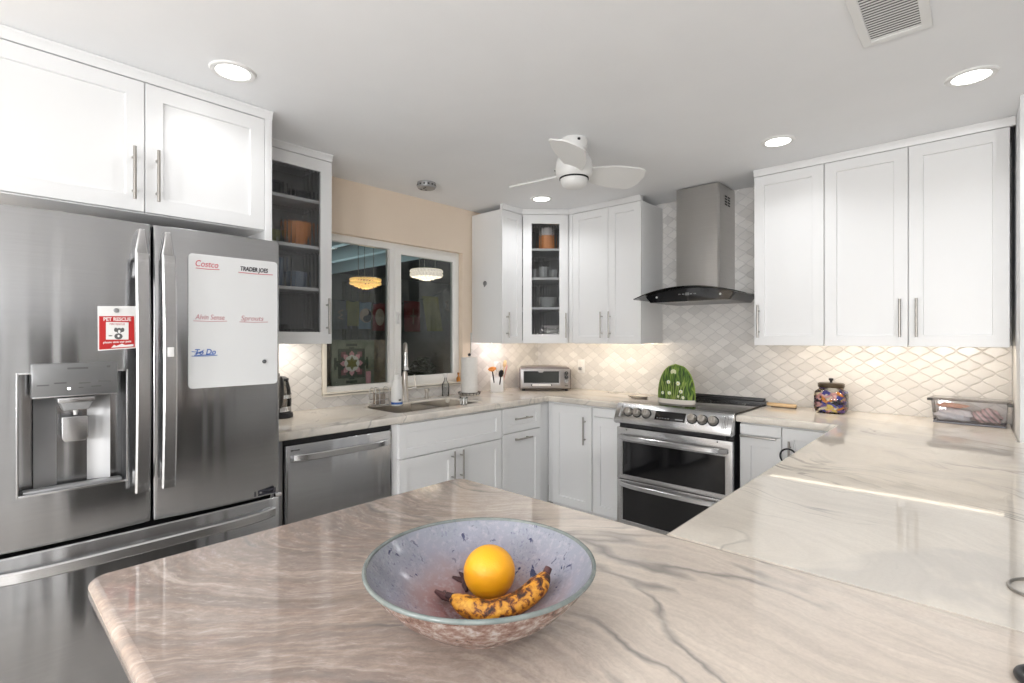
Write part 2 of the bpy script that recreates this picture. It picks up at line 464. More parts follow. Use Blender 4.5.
# ------------------------------------------------------------------ mesh builder
class MB:
    def __init__(s):
        s.bm = bmesh.new()
        s.mi = 0

    def _add(s, t):
        for f in t.faces:
            f.material_index = s.mi
        me = bpy.data.meshes.new('tmp')
        t.to_mesh(me)
        t.free()
        s.bm.from_mesh(me)
        bpy.data.meshes.remove(me)
        return s

    def box(s, x0, x1, y0, y1, z0, z1, bev=0.0, seg=2, mtx=None):
        t = bmesh.new()
        bmesh.ops.create_cube(t, size=1)
        for v in t.verts:
            v.co = Vector(((x0 + x1) / 2 + v.co.x * (x1 - x0), (y0 + y1) / 2 + v.co.y * (y1 - y0), (z0 + z1) / 2 + v.co.z * (z1 - z0)))
        if bev:
            bmesh.ops.bevel(t, geom=t.edges[:], offset=bev, segments=seg, affect='EDGES', profile=0.5)
        if mtx:
            t.transform(mtx)
        return s._add(t)

    def cyl(s, p0, p1, r0, r1=None, seg=20, cap=True):
        p0, p1 = Vector(p0), Vector(p1)
        d = p1 - p0
        t = bmesh.new()
        bmesh.ops.create_cone(t, cap_ends=cap, segments=seg, radius1=r0, radius2=r0 if r1 is None else r1, depth=d.length)
        q = d.to_track_quat('Z', 'Y').to_matrix().to_4x4()
        t.transform(Matrix.Translation((p0 + p1) / 2) @ q)
        return s._add(t)

    def sphere(s, c, r, sc=(1, 1, 1), u=20, v=12, mtx=None):
        t = bmesh.new()
        bmesh.ops.create_uvsphere(t, u_segments=u, v_segments=v, radius=r)
        for q in t.verts:
            q.co = Vector((q.co.x * sc[0], q.co.y * sc[1], q.co.z * sc[2]))
        if mtx:
            t.transform(mtx)
        t.transform(Matrix.Translation(c))
        return s._add(t)

    def tube(s, pts, r, seg=8, closed=False, flat=1.0):
        pts = [Vector(p) for p in pts]
        n = len(pts)
        rs = r if isinstance(r, (list, tuple)) else [r] * n
        t = bmesh.new()
        rings = []
        ref = Vector((0, 0, 1))
        prevx = None
        for i, p in enumerate(pts):
            a = pts[(i - 1) % n] if (closed or i > 0) else p
            b = pts[(i + 1) % n] if (closed or i < n - 1) else p
            d = (b - a).normalized()
            if prevx is None:
                rf = ref if abs(d.dot(ref)) < 0.95 else Vector((1, 0, 0))
                xv = d.cross(rf).normalized()
            else:
                xv = (prevx - d * prevx.dot(d)).normalized()
            prevx = xv
            yv = d.cross(xv).normalized()
            rings.append([t.verts.new(p + (xv * math.cos(2 * PI * k / seg) + yv * math.sin(2 * PI * k / seg) * flat) * rs[i]) for k in range(seg)])
        for i in range(n if closed else n - 1):
            A, B = rings[i], rings[(i + 1) % n]
            for k in range(seg):
                t.faces.new((A[k], A[(k + 1) % seg], B[(k + 1) % seg], B[k]))
        if not closed:
            t.faces.new(rings[0][::-1])
            t.faces.new(rings[-1])
        bmesh.ops.recalc_face_normals(t, faces=t.faces[:])
        return s._add(t)

    def lathe(s, prof, c=(0, 0, 0), seg=32, square=None):
        """revolve (radius, z) pairs"""
        t = bmesh.new()
        c = Vector(c)
        rings = []
        for r, z in prof:
            if r < 1e-6:
                rings.append([t.verts.new(c + Vector((0, 0, z)))])
            else:
                rings.append([t.verts.new(c + Vector((r * math.cos(2 * PI * k / seg), r * math.sin(2 * PI * k / seg), z))) for k in range(seg)])
        for A, B in zip(rings, rings[1:]):
            for k in range(seg):
                a, b = A[k % len(A)], A[(k + 1) % len(A)]
                d, e = B[k % len(B)], B[(k + 1) % len(B)]
                vs = []
                for q in (a, b, e, d):
                    if q not in vs:
                        vs.append(q)
                if len(vs) > 2:
                    t.faces.new(vs)
        bmesh.ops.recalc_face_normals(t, faces=t.faces[:])
        return s._add(t)

    def prism(s, poly, lo, hi, axis='z', bev=0.0, holes=(), seg=3, topbev=0.0, butt=None):
        """extrude a closed outline (with holes) along an axis"""
        t = bmesh.new()

        def co(a, b, h):
            return {'z': (a, b, h), 'y': (a, h, b), 'x': (h, a, b)}[axis]
        eds = []
        for loop in [poly] + list(holes):
            vs = [t.verts.new(co(a, b, lo)) for a, b in loop]
            eds += [t.edges.new((vs[i], vs[(i + 1) % len(vs)])) for i in range(len(vs))]
        if holes:
            bmesh.ops.triangle_fill(t, edges=eds, use_beauty=True)
        else:
            t.faces.new(t.verts[:])
        ex = bmesh.ops.extrude_face_region(t, geom=t.faces[:])
        d = Vector(co(0, 0, hi - lo))
        for v in ex['geom']:
            if isinstance(v, bmesh.types.BMVert):
                v.co += d
        bmesh.ops.recalc_face_normals(t, faces=t.faces[:])
        b = bev or topbev
        if b:
            es = []
            ax = 'xyz'.index(axis)
            for e in t.edges:
                if len(e.link_faces) == 2 and e.calc_face_angle(0) > 0.6:
                    h0, h1 = e.verts[0].co[ax], e.verts[1].co[ax]
                    if topbev and (abs(h0 - hi) > 1e-6 or abs(h1 - hi) > 1e-6):
                        continue
                    if abs(h0 - h1) > 1e-6:
                        continue
                    if butt and butt((e.verts[0].co + e.verts[1].co) / 2):
                        continue
                    es.append(e)
            bmesh.ops.bevel(t, geom=es, offset=b, segments=seg, affect='EDGES', profile=0.5)
        return s._add(t)

    def quad(s, *ps):
        t = bmesh.new()
        t.faces.new([t.verts.new(p) for p in ps])
        return s._add(t)

    def xf(s, mtx):
        s.bm.transform(mtx)
        return s

    def build(s, name, mats, parent=None, smooth=40, loc=None, rot=None, flat_top=False):
        me = bpy.data.meshes.new(name)
        s.bm.to_mesh(me)
        s.bm.free()
        for m in (mats if isinstance(mats, (list, tuple)) else [mats]):
            me.materials.append(M[m] if isinstance(m, str) else m)
        if smooth:
            me.polygons.foreach_set('use_smooth', [True] * len(me.polygons))
            me.set_sharp_from_angle(angle=R(smooth))
        if flat_top:
            for p in me.polygons:
                if abs(p.normal.z) > 0.999:
                    p.use_smooth = False
        o = bpy.data.objects.new(name, me)
        COL.objects.link(o)
        if parent:
            o.parent = parent
        if loc:
            o.location = loc
        if rot:
            o.rotation_euler = rot
        return o


def build_each(mb, name, mats, parent, smooth=40):
    """one object per separate piece"""
    mb.bm.verts.index_update()
    left = set(mb.bm.verts)
    while left:
        isl, todo = set(), [next(iter(left))]
        while todo:
            v = todo.pop()
            if v in isl:
                continue
            isl.add(v)
            todo += [e.other_vert(v) for e in v.link_edges]
        left -= isl
        c = MB()
        vm = {v: c.bm.verts.new(v.co) for v in sorted(isl, key=lambda q: q.index)}
        for f in {f for v in isl for f in v.link_faces}:
            c.bm.faces.new([vm[v] for v in f.verts])
        c.build(name, mats, parent, smooth)
    mb.bm.free()


def meta(o, label, cat, group=None):
    o['label'] = label
    o['category'] = cat
    if group:
        o['group'] = group
    return o


def thing(name, label, cat, loc=(0, 0, 0), rz=0.0, group=None):
    o = bpy.data.objects.new(name, None)
    o.empty_display_size = 0.05
    COL.objects.link(o)
    o.location = loc
    o.rotation_euler = (0, 0, rz)
    return meta(o, label, cat, group)


def struct(o):
    o['kind'] = 'structure'
    return o


def plabel(o, t):
    o['label'] = t
    return o


def text(body, size, m, parent, mtx, name, shear=0.0, align='LEFT', offset=0.0, wide=1.0):
    cu = bpy.data.curves.new('tmp_text', 'FONT')
    cu.body = body
    cu.size = size
    cu.shear = shear
    cu.align_x = align
    cu.extrude = 0.0004
    cu.offset = offset
    cu.resolution_u = 3
    t = bpy.data.objects.new('tmp_text', cu)
    COL.objects.link(t)
    bpy.context.view_layer.update()
    me = bpy.data.meshes.new_from_object(t.evaluated_get(bpy.context.evaluated_depsgraph_get()))
    bpy.data.objects.remove(t)
    bpy.data.curves.remove(cu)
    me.name = name
    me.transform(mtx @ Matrix.Diagonal((wide, 1, 1, 1)))
    me.materials.clear()
    me.materials.append(M[m])
    o = bpy.data.objects.new(name, me)
    COL.objects.link(o)
    o.parent = parent
    return o


def facing(x, y, z):
    """matrix that stands flat text up, reading along +x and facing -y"""
    return Matrix.Translation((x, y, z)) @ Matrix.Rotation(PI / 2, 4, 'X')


def copy_thing(o, loc, label=None, parent=None):
    c = o.copy()
    COL.objects.link(c)
    if parent is None:
        c.location = loc
        if label:
            c['label'] = label
    else:
        c.parent = parent
    for ch in list(o.children):
        copy_thing(ch, None, None, c)
    return c


# ================================================================== ROOM SHELL
WX0, WX1, WZ0, WZ1 = -2.105, -0.945, 1.005, 2.04      # window opening (y range, z range)
mb = MB()
mb.box(-0.5, 5.4, -6.8, 0.12, -0.05, 0)
struct(mb.build('floor', 'floor'))
mb = MB()
mb.box(-0.12, 5.4, -6.8, 0.12, CEIL, CEIL + 0.06)
struct(mb.build('ceiling', 'ceiling'))
mb = MB()
mb.box(-0.12, 0, -6.8, WX0, 0, CEIL).box(-0.12, 0, WX1, 0.12, 0, CEIL)
mb.box(-0.12, 0, WX0, WX1, 0, WZ0).box(-0.12, 0, WX0, WX1, WZ1, CEIL)
struct(mb.build('wall_left', 'peach', smooth=0))
struct(MB().box(0, 5.4, 0, 0.12, 0, CEIL).build('wall_back', 'paint'))
struct(MB().box(3.182, 3.30, -0.62, 0, 0, CEIL).build('wall_right', 'paint'))
struct(MB().box(-0.12, 5.4, -6.8, -6.68, 0, CEIL).build('wall_front', 'paint'))
# unseen right-hand wall; dark doors are added to streak the fridge's reflection
mb = MB()
mb.box(5.28, 5.4, -6.68, 0, 0, CEIL)
struct(mb.build('wall_side', 'paint_grey'))
for k, y in enumerate((-3.55, -5.1)):
    d = struct(MB().box(5.262, 5.2795, y, y + 0.86, 0.002, 2.05, 0.003).build('door_%d' % (k + 1), mat('streak_door', (0.035, 0.033, 0.032), 0.4)))  # unseen dark slab, put in for the fridge's reflection
    MB().prism([(y - 0.09, 0.002), (y - 0.005, 0.002), (y - 0.005, 2.055), (y + 0.865, 2.055), (y + 0.865, 0.002), (y + 0.95, 0.002), (y + 0.95, 2.14), (y - 0.09, 2.14)], 5.260, 5.2795, 'x').build('door_frame', 'white', d, smooth=0)
# backsplash skins
mb = MB()
mb.box(0.009, 3.18, -0.009, -0.0002, 0.9155, CEIL - 0.001)
struct(mb.build('trim_1', 'tile_back'))
mb = MB()
mb.box(0.0002, 0.009, -2.70, WX0 - 0.035, 0.9155, 1.40)
mb.box(0.0002, 0.009, WX0 - 0.035, -0.86, 0.9155, 0.992)
mb.box(0.0002, 0.009, -0.86, -0.0002, 0.9155, 1.40)
struct(mb.build('trim_2', 'tile_left'))

# window: fixed left light, sliding right sash
F0, F1 = -0.10, -0.045


def rect(y0, y1, z0, z1):
    return [(y0, z0), (y1, z0), (y1, z1), (y0, z1)]


win = MB().prism(rect(WX0, WX1, WZ0, WZ1), F0, F1, 'x', bev=0.002, holes=[rect(WX0 + 0.022, -1.600, WZ0 + 0.035, WZ1 - 0.045), rect(-1.556, WX1 - 0.025, WZ0 + 0.035, WZ1 - 0.045)])
win = struct(win.build('window_1', 'vinyl', smooth=20))
a, b, c, d = -1.562, WX1 - 0.02, WZ0 + 0.02, WZ1 - 0.03
sash = MB().prism(rect(a, b, c, d), -0.072, -0.035, 'x', bev=0.003, holes=[rect(a + 0.052, b - 0.048, c + 0.052, d - 0.045)])
sash = sash.build('sash', 'vinyl', win, smooth=20)
MB().box(-0.056, -0.052, a + 0.05, b - 0.046, c + 0.05, d - 0.043).build('pane', 'glass', sash)
MB().box(-0.082, -0.078, WX0 + 0.02, -1.60, WZ0 + 0.033, WZ1 - 0.043).build('pane', 'glass', win)
mb = MB()
mb.box(-0.040, -0.028, -1.553, -1.527, 1.46, 1.545, 0.005).cyl((-0.026, -1.540, 1.475), (-0.014, -1.540, 1.535), 0.011, 0.007)
mb.build('latch', 'plastic_w', sash)
mb = MB()
mb.box(-0.045, 0.022, WX0 - 0.03, WX1 + 0.03, 0.992, 1.006, 0.004)
mb.box(0.0005, 0.012, WX0 - 0.03, WX0, 0.992, 1.33, 0.003)
mb.box(0.009, 0.022, WX0 - 0.03, WX1 + 0.03, 0.985, 1.010, 0.003)
struct(mb.build('trim_3', 'sill'))

# ceiling downlights
for k, (x, y) in enumerate(DOWNLIGHTS[:4]):
    t = thing('ceiling_light', ['round recessed ceiling light above the steel fridge', 'round recessed ceiling light in front of the corner glass cabinet',
                                'round recessed ceiling light in front of the single-door cabinet right of the hood',
                                'round recessed ceiling light nearest the air vent, at right'][k], 'ceiling light', (x, y, CEIL), 0, 'recessed ceiling lights')
    MB().lathe([(0.060, -0.0005), (0.060, -0.006), (0.068, -0.009), (0.078, -0.007), (0.082, -0.0005)], seg=40).build('trim_ring', 'plastic_w', t)
    MB().lathe([(0, -0.0045), (0.060, -0.0045), (0.060, -0.001), (0, -0.001)], seg=40).build('lens', 'lamp', t)
for k, (x, y) in enumerate(DOWNLIGHTS[4:]):  # added fill lights out of view, for overall brightness
    t = thing('ceiling_light', 'added fill light, round and recessed, unseen in the dining side of the room', 'ceiling light', (x, y, CEIL), 0, 'added fill lights on the dining side')
    MB().lathe([(0.060, -0.0005), (0.060, -0.006), (0.068, -0.009), (0.078, -0.007), (0.082, -0.0005)], seg=40).build('trim_ring', 'plastic_w', t)
    MB().lathe([(0, -0.0045), (0.060, -0.0045), (0.060, -0.001), (0, -0.001)], seg=40).build('lens', 'lamp', t)

# ================================================================== STONE WORKTOPS
H = 0.915
TH = 0.040


def arc(cx, cy, r, a0, a1, n=8):
    return [(cx + r * math.cos(R(a0 + (a1 - a0) * i / n)), cy + r * math.sin(R(a0 + (a1 - a0) * i / n))) for i in range(n + 1)]


SK = (0.145, 0.525, -1.93, -1.225)     # sink cut-out
hole = arc(SK[1] - 0.03, SK[3] - 0.03, 0.03, 0, 90, 4) + arc(SK[0] + 0.03, SK[3] - 0.03, 0.03, 90, 180, 4) + \
    arc(SK[0] + 0.03, SK[2] + 0.03, 0.03, 180, 270, 4) + arc(SK[1] - 0.03, SK[2] + 0.03, 0.03, 270, 360, 4)
o = MB().prism([(0.001, -2.705), (0.655, -2.705), (0.655, -0.655), (1.2603, -0.655), (1.2603, -0.001), (0.001, -0.001)], H - TH, H, bev=0.010, holes=[hole]).build('worktop', 'stone_pale', flat_top=True)
meta(o, 'pale stone worktop running under the window and around the corner, with the sink cut in', 'worktop')
XP, YN1, XL, YN2 = 2.519, -2.589, 1.816, -3.520
o = MB().prism([(2.0233, -0.001), (2.0233, -0.655)] + [(XP, -0.655), (XP, YN1 + 0.0005), (3.42, YN1 + 0.0005), (3.42, -0.625), (3.181, -0.625), (3.181, -0.001)], H - TH, H, bev=0.010, butt=lambda p: abs(p.y - YN1) < 0.002).build('worktop', 'stone_pale', flat_top=True)
meta(o, 'cream stone peninsula worktop under the candy jar and plastic bin', 'worktop')
poly = arc(XL + 0.032, YN2 + 0.032, 0.032, 270, 180) + arc(XL + 0.05, YN1 - 0.05, 0.05, 180, 90) + [(XP + 0.001, YN1), (3.45, YN1), (3.45, YN2)]
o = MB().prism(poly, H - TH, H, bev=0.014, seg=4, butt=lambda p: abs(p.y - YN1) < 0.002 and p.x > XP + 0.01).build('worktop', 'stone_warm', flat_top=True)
meta(o, 'brown banded stone counter in the foreground, under the bowl of fruit', 'worktop')
# cabinet bases that carry the near counter and the peninsula
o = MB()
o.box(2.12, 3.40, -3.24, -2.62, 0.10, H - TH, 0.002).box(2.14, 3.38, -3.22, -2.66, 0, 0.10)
o = o.build('counter_base', mat('reflection_dark_base', (0.10, 0.10, 0.10), 0.5))  # unseen base, coloured dark to deepen the fridge's reflection
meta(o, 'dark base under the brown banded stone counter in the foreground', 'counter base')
o = MB()
o.box(2.545, 3.17, -2.61, -0.66, 0.10, H - TH, 0.002).box(2.60, 3.15, -2.60, -0.67, 0, 0.10)
o = o.build('counter_base', 'white')
meta(o, 'white base under the cream stone peninsula worktop', 'counter base')


# ================================================================== CABINETS
def shaker(mb, x0, x1, z0, z1, y=-0.0205, t=0.020, st=0.058, rec=0.009):
    tb = bmesh.new()
    V = lambda x, yy, z: tb.verts.new((x, yy, z))
    ring = lambda i, yy: [V(x0 + i, yy, z0 + i), V(x1 - i, yy, z0 + i), V(x1 - i, yy, z1 - i), V(x0 + i, yy, z1 - i)]
    e = 0.0015
    back, side, o1, o2, o3 = ring(0, y + t), ring(0, y + e), ring(e, y), ring(st, y), ring(st + 0.0025, y + rec)
    for A, B in ((back, side), (side, o1), (o1, o2), (o2, o3)):
        for k in range(4):
            tb.faces.new((A[k], A[(k + 1) % 4], B[(k + 1) % 4], B[k]))
    tb.faces.new(o3)
    tb.faces.new(back[::-1])
    bmesh.ops.recalc_face_normals(tb, faces=tb.faces[:])
    return mb._add(tb)


def handle(parent, orient, x, z, L=0.20, y=-0.0205):
    mb = MB()
    r, so = 0.0060, 0.032
    h = L / 2
    p = L * 0.32
    if orient == 'v':
        mb.cyl((x, y - so, z - h), (x, y - so, z + h), r, seg=12)
        for q in (-p, p):
            mb.cyl((x, y, z + q), (x, y - so, z + q), 0.0048, seg=10)
    else:
        mb.cyl((x - h, y - so, z), (x + h, y - so, z), r, seg=12)
        for q in (-p, p):
            mb.cyl((x + q, y, z), (x + q, y - so, z), 0.0048, seg=10)
    return mb.build('handle', 'pull', parent)


def door(parent, x0, x1, z0, z1, hnd=None, name='door', flat=False, st=0.058, L=0.20):
    mb = MB()
    if flat:
        mb.box(x0, x1, -0.0205, -0.0005, z0, z1, 0.0015)
    else:
        shaker(mb, x0, x1, z0, z1, st=st)
    o = mb.build(name, 'white', parent, smooth=20)
    if hnd:
        handle(o, *hnd, L=L)
    return o


def crown(parent, x0, x1, depth, z0, left=False, right=False):
    """small cove between cabinet top and ceiling: front run plus returns"""
    mb = MB()
    prof = [(-0.022, 0), (-0.024, 0.010), (-0.028, 0.024), (-0.035, 0.032), (-0.035, 0.0385), (0.0, 0.0385), (0.0, 0.0)]
    tb = bmesh.new()
    ends = []
    for x, ext in ((x0, left), (x1, right)):
        sg = -1 if x == x0 else 1
        ends.append([tb.verts.new((x + (sg * (-yy - 0.022) if ext else 0), yy, z0 + zz)) for yy, zz in prof])
    for k in range(len(prof)):
        tb.faces.new((ends[0][k], ends[0][(k + 1) % 7], ends[1][(k + 1) % 7], ends[1][k]))
    tb.faces.new(ends[0])
    tb.faces.new(ends[1][::-1])
    bmesh.ops.recalc_face_normals(tb, faces=tb.faces[:])
    mb._add(tb)
    for x, ext, sg in ((x0, left, -1), (x1, right, 1)):
        if ext:
            tb = bmesh.new()
            A = [tb.verts.new((x + sg * (-yy - 0.022), yy, z0 + zz)) for yy, zz in prof]
            B = [tb.verts.new((x + sg * (-yy - 0.022), depth, z0 + zz)) for yy, zz in prof]
            for k in range(7):
                tb.faces.new((A[k], A[(k + 1) % 7], B[(k + 1) % 7], B[k]))
            bmesh.ops.recalc_face_normals(tb, faces=tb.faces[:])
            mb._add(tb)
    return mb.build('crown_moulding', 'white', parent, smooth=30)


HU, HT = 1.318, 2.355     # bottom and top of the wall cabinets
LA = PI / 2               # rotation of things standing along the window wall


def case(parent, W, D, h, x0=0.0, mt='white'):
    return MB().box(x0, x0 + W, 0, D, 0, h, 0.001).build('case', mt, parent)


def led(parent, x0, x1, y):
    MB().box(x0, x1, y - 0.004, y + 0.004, -0.0012, -0.0004).build('light_strip', 'strip', parent)


# --- above the fridge
Y0, Y1 = -3.665, -2.7415
t = thing('wall_cabinet', 'white two-door cabinet with bar pulls above the steel fridge', 'cabinet', (0.64, Y0, 1.845), LA)
W = Y1 - Y0
hh = HT - 1.845
case(t, W, 0.628, hh)
mid = -3.191 - Y0
door(t, 0.004, mid - 0.0015, 0.004, hh - 0.004, ('v', mid - 0.038, 0.142))
door(t, mid + 0.0015, W - 0.002, 0.004, hh - 0.004, ('v', mid + 0.038, 0.146))
crown(t, 0, W + 0.033, 0.28, hh)
MB().box(W + 0.0005, W + 0.032, -0.022, 0.630, -1.845, hh + 0.0005, 0.001).build('end_panel', 'white', t)

# --- glass-door cabinet left of the window (open case, interior shade painted into the lining, white shelves)
GY0, GY1 = -2.7065, -2.249


def glass_door(parent, x0, x1, z0, z1, hnd, st=0.066):
    mb = MB()
    y0, y1 = -0.0205, -0.0005
    poly = [(x0, z0), (x1, z0), (x1, z1), (x0, z1)]
    ho = [(x0 + st, z0 + st), (x1 - st, z0 + st), (x1 - st, z1 - st), (x0 + st, z1 - st)]
    mb.prism(poly, y0, y1, 'y', holes=[ho], bev=0.0015, seg=1)
    d = mb.build('door', 'white', parent, smooth=20)
    # ribbed pane
    tb = bmesh.new()
    px0, px1, pz0, pz1 = x0 + st - 0.004, x1 - st + 0.004, z0 + st - 0.004, z1 - st + 0.004
    n = int((px1 - px0) / 0.0019)
    prev = None
    for i in range(n + 1):
        x = px0 + (px1 - px0) * i / n
        yy = -0.0085 - 0.0042 * abs(math.sin(PI * (x - px0) / 0.021))
        cur = (tb.verts.new((x, yy, pz0)), tb.verts.new((x, yy, pz1)))
        if prev:
            tb.faces.new((prev[0], cur[0], cur[1], prev[1]))
        prev = cur
    p = MB()._add(tb).build('pane', 'reed', d, smooth=60)
    handle(d, *hnd)
    return d


t = thing('wall_cabinet', 'white wall cabinet with one ribbed-glass door left of the window', 'cabinet', (0.327, GY0, HU + 0.012), LA)
W, h = GY1 - GY0, HT - HU - 0.012
mb = MB()
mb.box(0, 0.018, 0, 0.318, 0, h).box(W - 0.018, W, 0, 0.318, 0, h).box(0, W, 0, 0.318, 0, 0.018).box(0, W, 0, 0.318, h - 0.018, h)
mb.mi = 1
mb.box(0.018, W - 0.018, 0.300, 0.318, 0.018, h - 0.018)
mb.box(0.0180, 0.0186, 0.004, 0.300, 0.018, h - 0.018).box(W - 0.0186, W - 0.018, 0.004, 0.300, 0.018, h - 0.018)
mb.build('case', ['white', 'shaded_in'], t)
GSH = [0.308, 0.542, 0.798]
for z in GSH:
    MB().box(0.0186, W - 0.0186, 0.012, 0.30, z - 0.018, z, 0.001).build('shelf', 'white', t)
glass_door(t, 0.004, W - 0.002, -0.004, h - 0.003, ('v', W - 0.033, 0.150))
crown(t, 0, W, 0.318, h)
led(t, 0.03, W - 0.03, 0.157)

# --- narrow cabinet right of the window
h = HT - HU
t = thing('wall_cabinet', 'narrow white wall cabinet right of the window, above the utensil crock', 'cabinet', (0.327, -0.851, HU), LA)
W = 0.851 - 0.612
case(t, W, 0.318, h)
door(t, 0.003, W - 0.004, -0.004, h - 0.003, ('v', 0.050, 0.140))
crown(t, 0, W + 0.005, 0.318, h)
led(t, 0.06, W - 0.01, 0.157)

# --- diagonal corner cabinet with glass door
ang = PI / 4
P0 = Vector((0.327, -0.61, HU))
t = thing('wall_cabinet', 'white corner wall cabinet with a ribbed-glass door and three shelves', 'cabinet', P0, ang)
inv = Matrix.Rotation(-ang, 2)
loc2 = lambda x, y: tuple(inv @ (Vector((x, y)) - Vector((P0.x, P0.y))))
pent = [loc2(0.327, -0.61), loc2(0.61, -0.327), loc2(0.61, -0.012), loc2(0.012, -0.012), loc2(0.012, -0.61)]
WD = 0.4002
mb = MB()
mb.prism(pent, 0, 0.018).prism(pent, h - 0.018, h)
shelfpoly = [loc2(0.343, -0.594), loc2(0.594, -0.343), loc2(0.594, -0.03), loc2(0.03, -0.03), loc2(0.03, -0.594)]


def wallseg(mb, a, b, th, z0, z1):
    a, b = Vector(a), Vector(b)
    d = (b - a).normalized()
    n = Vector((-d.y, d.x)) * th
    mb.prism([tuple(a), tuple(b), tuple(b + n), tuple(a + n)], z0, z1)


wallseg(mb, pent[1], pent[2], 0.016, 0.018, h - 0.018)
wallseg(mb, pent[4], pent[0], 0.016, 0.018, h - 0.018)
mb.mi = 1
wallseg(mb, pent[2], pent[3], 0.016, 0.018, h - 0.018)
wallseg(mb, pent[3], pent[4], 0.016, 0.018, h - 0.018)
mb.mi = 0
mb.box(0, 0.012, 0, 0.012, 0, h).box(WD - 0.012, WD, 0, 0.012, 0, h)
mb.build('case', ['white', 'shaded_in'], t)
CSH = [0.289, 0.530, 0.765]
for z in CSH:
    MB().prism(shelfpoly, z - 0.018, z).build('shelf', 'white', t)
glass_door(t, 0.016, WD - 0.016, -0.004, h - 0.003, ('v', WD - 0.040, 0.140), st=0.072)
crown(t, -0.010, WD + 0.010, 0.02, h)
led(t, 0.05, WD - 0.05, 0.20)

# --- two-door cabinet left of the hood
t = thing('wall_cabinet', 'white two-door wall cabinet between the corner glass cabinet and the hood', 'cabinet', (0.612, -0.327, HU), 0)
W = 1.2586 - 0.612
case(t, W, 0.318, h)
MB().box(0, 0.036, -0.018, -0.0005, 0, h, 0.001).build('filler', 'white', t)
mid = 0.981 - 0.612
door(t, 0.040, mid - 0.0015, -0.004, h - 0.003, ('v', mid - 0.050, 0.140))
door(t, mid + 0.0015, W - 0.002, -0.004, h - 0.003, ('v', mid + 0.022, 0.140))
crown(t, -0.006, W, 0.318, h)
led(t, 0.06, W - 0.04, 0.037)

# --- right of the hood
t = thing('wall_cabinet', 'white single-door wall cabinet right of the hood', 'cabinet', (2.0273, -0.327, HU), 0)
W = 0.3775
case(t, W, 0.318, h)
door(t, 0.002, W - 0.002, -0.004, h - 0.003, ('v', 0.030, 0.142))
crown(t, 0, W, 0.318, h)
led(t, 0.08, W, 0.027)
t = thing('wall_cabinet', 'white two-door wall cabinet above the candy jar and the plastic bin', 'cabinet', (2.0273 + 0.378, -0.327, HU), 0)
W = 0.757
case(t, W, 0.318, h)
door(t, 0.0015, 0.377, -0.004, h - 0.003, ('v', 0.345, 0.145))
door(t, 0.3805, W - 0.002, -0.004, h - 0.003, ('v', 0.413, 0.145))
crown(t, 0, W + 0.018, 0.318, h)
led(t, 0, W - 0.02, 0.027)


# --- base cabinets
def base(label, loc, rz, W, D=0.595):
    t = thing('base_cabinet', label, 'cabinet', loc, rz)
    MB().box(0, W, 0, D, 0.10, H - TH - 0.0005, 0.001).box(0, W, 0.06, D, 0, 0.0995).build('case', 'white', t)
    return t


BX = 0.610
TOP = H - TH - 0.0005
# open sink base: three panels round the bowl
W = -1.146 + 2.030
t = thing('base_cabinet', 'white sink base cabinet with a wide false drawer over two doors', 'cabinet', (BX, -2.030, 0), LA)
mb = MB()
mb.box(0, W, 0, 0.018, 0.10, TOP).box(0, 0.018, 0.018, 0.595, 0.10, TOP).box(W - 0.018, W, 0.018, 0.595, 0.10, TOP)
mb.box(0, W, 0, 0.595, 0.10, 0.118).box(0, W, 0.06, 0.595, 0, 0.0995)
mb.build('case', 'white', t)
door(t, 0.038, W - 0.004, 0.668, TOP - 0.012, None, 'false_drawer', st=0.050)
mid = -1.567 + 2.030
door(t, 0.038, mid - 0.0015, 0.115, 0.660, ('v', mid - 0.036, 0.555))
door(t, mid + 0.0015, W - 0.004, 0.115, 0.660, ('v', mid + 0.036, 0.555))
W = 0.533
t = base('white base cabinet with a drawer over a pull-out bin front, right of the sink', (BX, -1.144, 0), LA, W)
door(t, 0.004, 0.418, 0.692, TOP - 0.012, ('h', 0.195, 0.785), 'drawer', st=0.046, L=0.185)
door(t, 0.004, 0.418, 0.115, 0.684, ('h', 0.195, 0.640), 'bin_front', L=0.185)
t = base('white corner base cabinet with one tall door beside the drawer cabinet', (0.612, -0.610, 0), 0, 0.416)
door(t, 0.060, 0.406, 0.115, TOP - 0.018, ('v', 0.356, 0.690))
t = base('slim white base cabinet with a low drawer left of the range', (1.0295, -0.610, 0), 0, 0.2285)
door(t, 0.004, 0.2245, 0.803, TOP - 0.012, None, 'drawer', flat=True)
door(t, 0.004, 0.2245, 0.115, 0.797, None)
t = base('slim white base cabinet with a long bar pull right of the range', (2.0345, -0.610, 0), 0, 0.2225)
door(t, 0.003, 0.2195, 0.808, TOP - 0.010, None, 'drawer', flat=True)
d = door(t, 0.003, 0.2195, 0.115, 0.802, None)
MB().box(0.004, 0.196, -0.040, -0.0205, 0.792, 0.801, 0.002).build('edge_pull', 'pull', d)
t = base('white base cabinet behind the peninsula corner, with a ring hung on its pull', (2.2580, -0.610, 0), 0, 0.258)
d = door(t, 0.003, 0.255, 0.115, TOP - 0.010, ('v', 0.042, 0.700))
ring = MB()
pts = [(0.042 + 0.040 * math.cos(2 * PI * k / 28), -0.062, 0.722 + 0.040 * math.sin(2 * PI * k / 28)) for k in range(28)]
ring.tube(pts, 0.0045, 8, closed=True)
ring.xf(Matrix.Translation((2.258, -0.610, 0)))
o = ring.build('metal_ring', 'iron')
meta(o, 'dark metal ring hanging from a cabinet pull right of the range', 'ring')

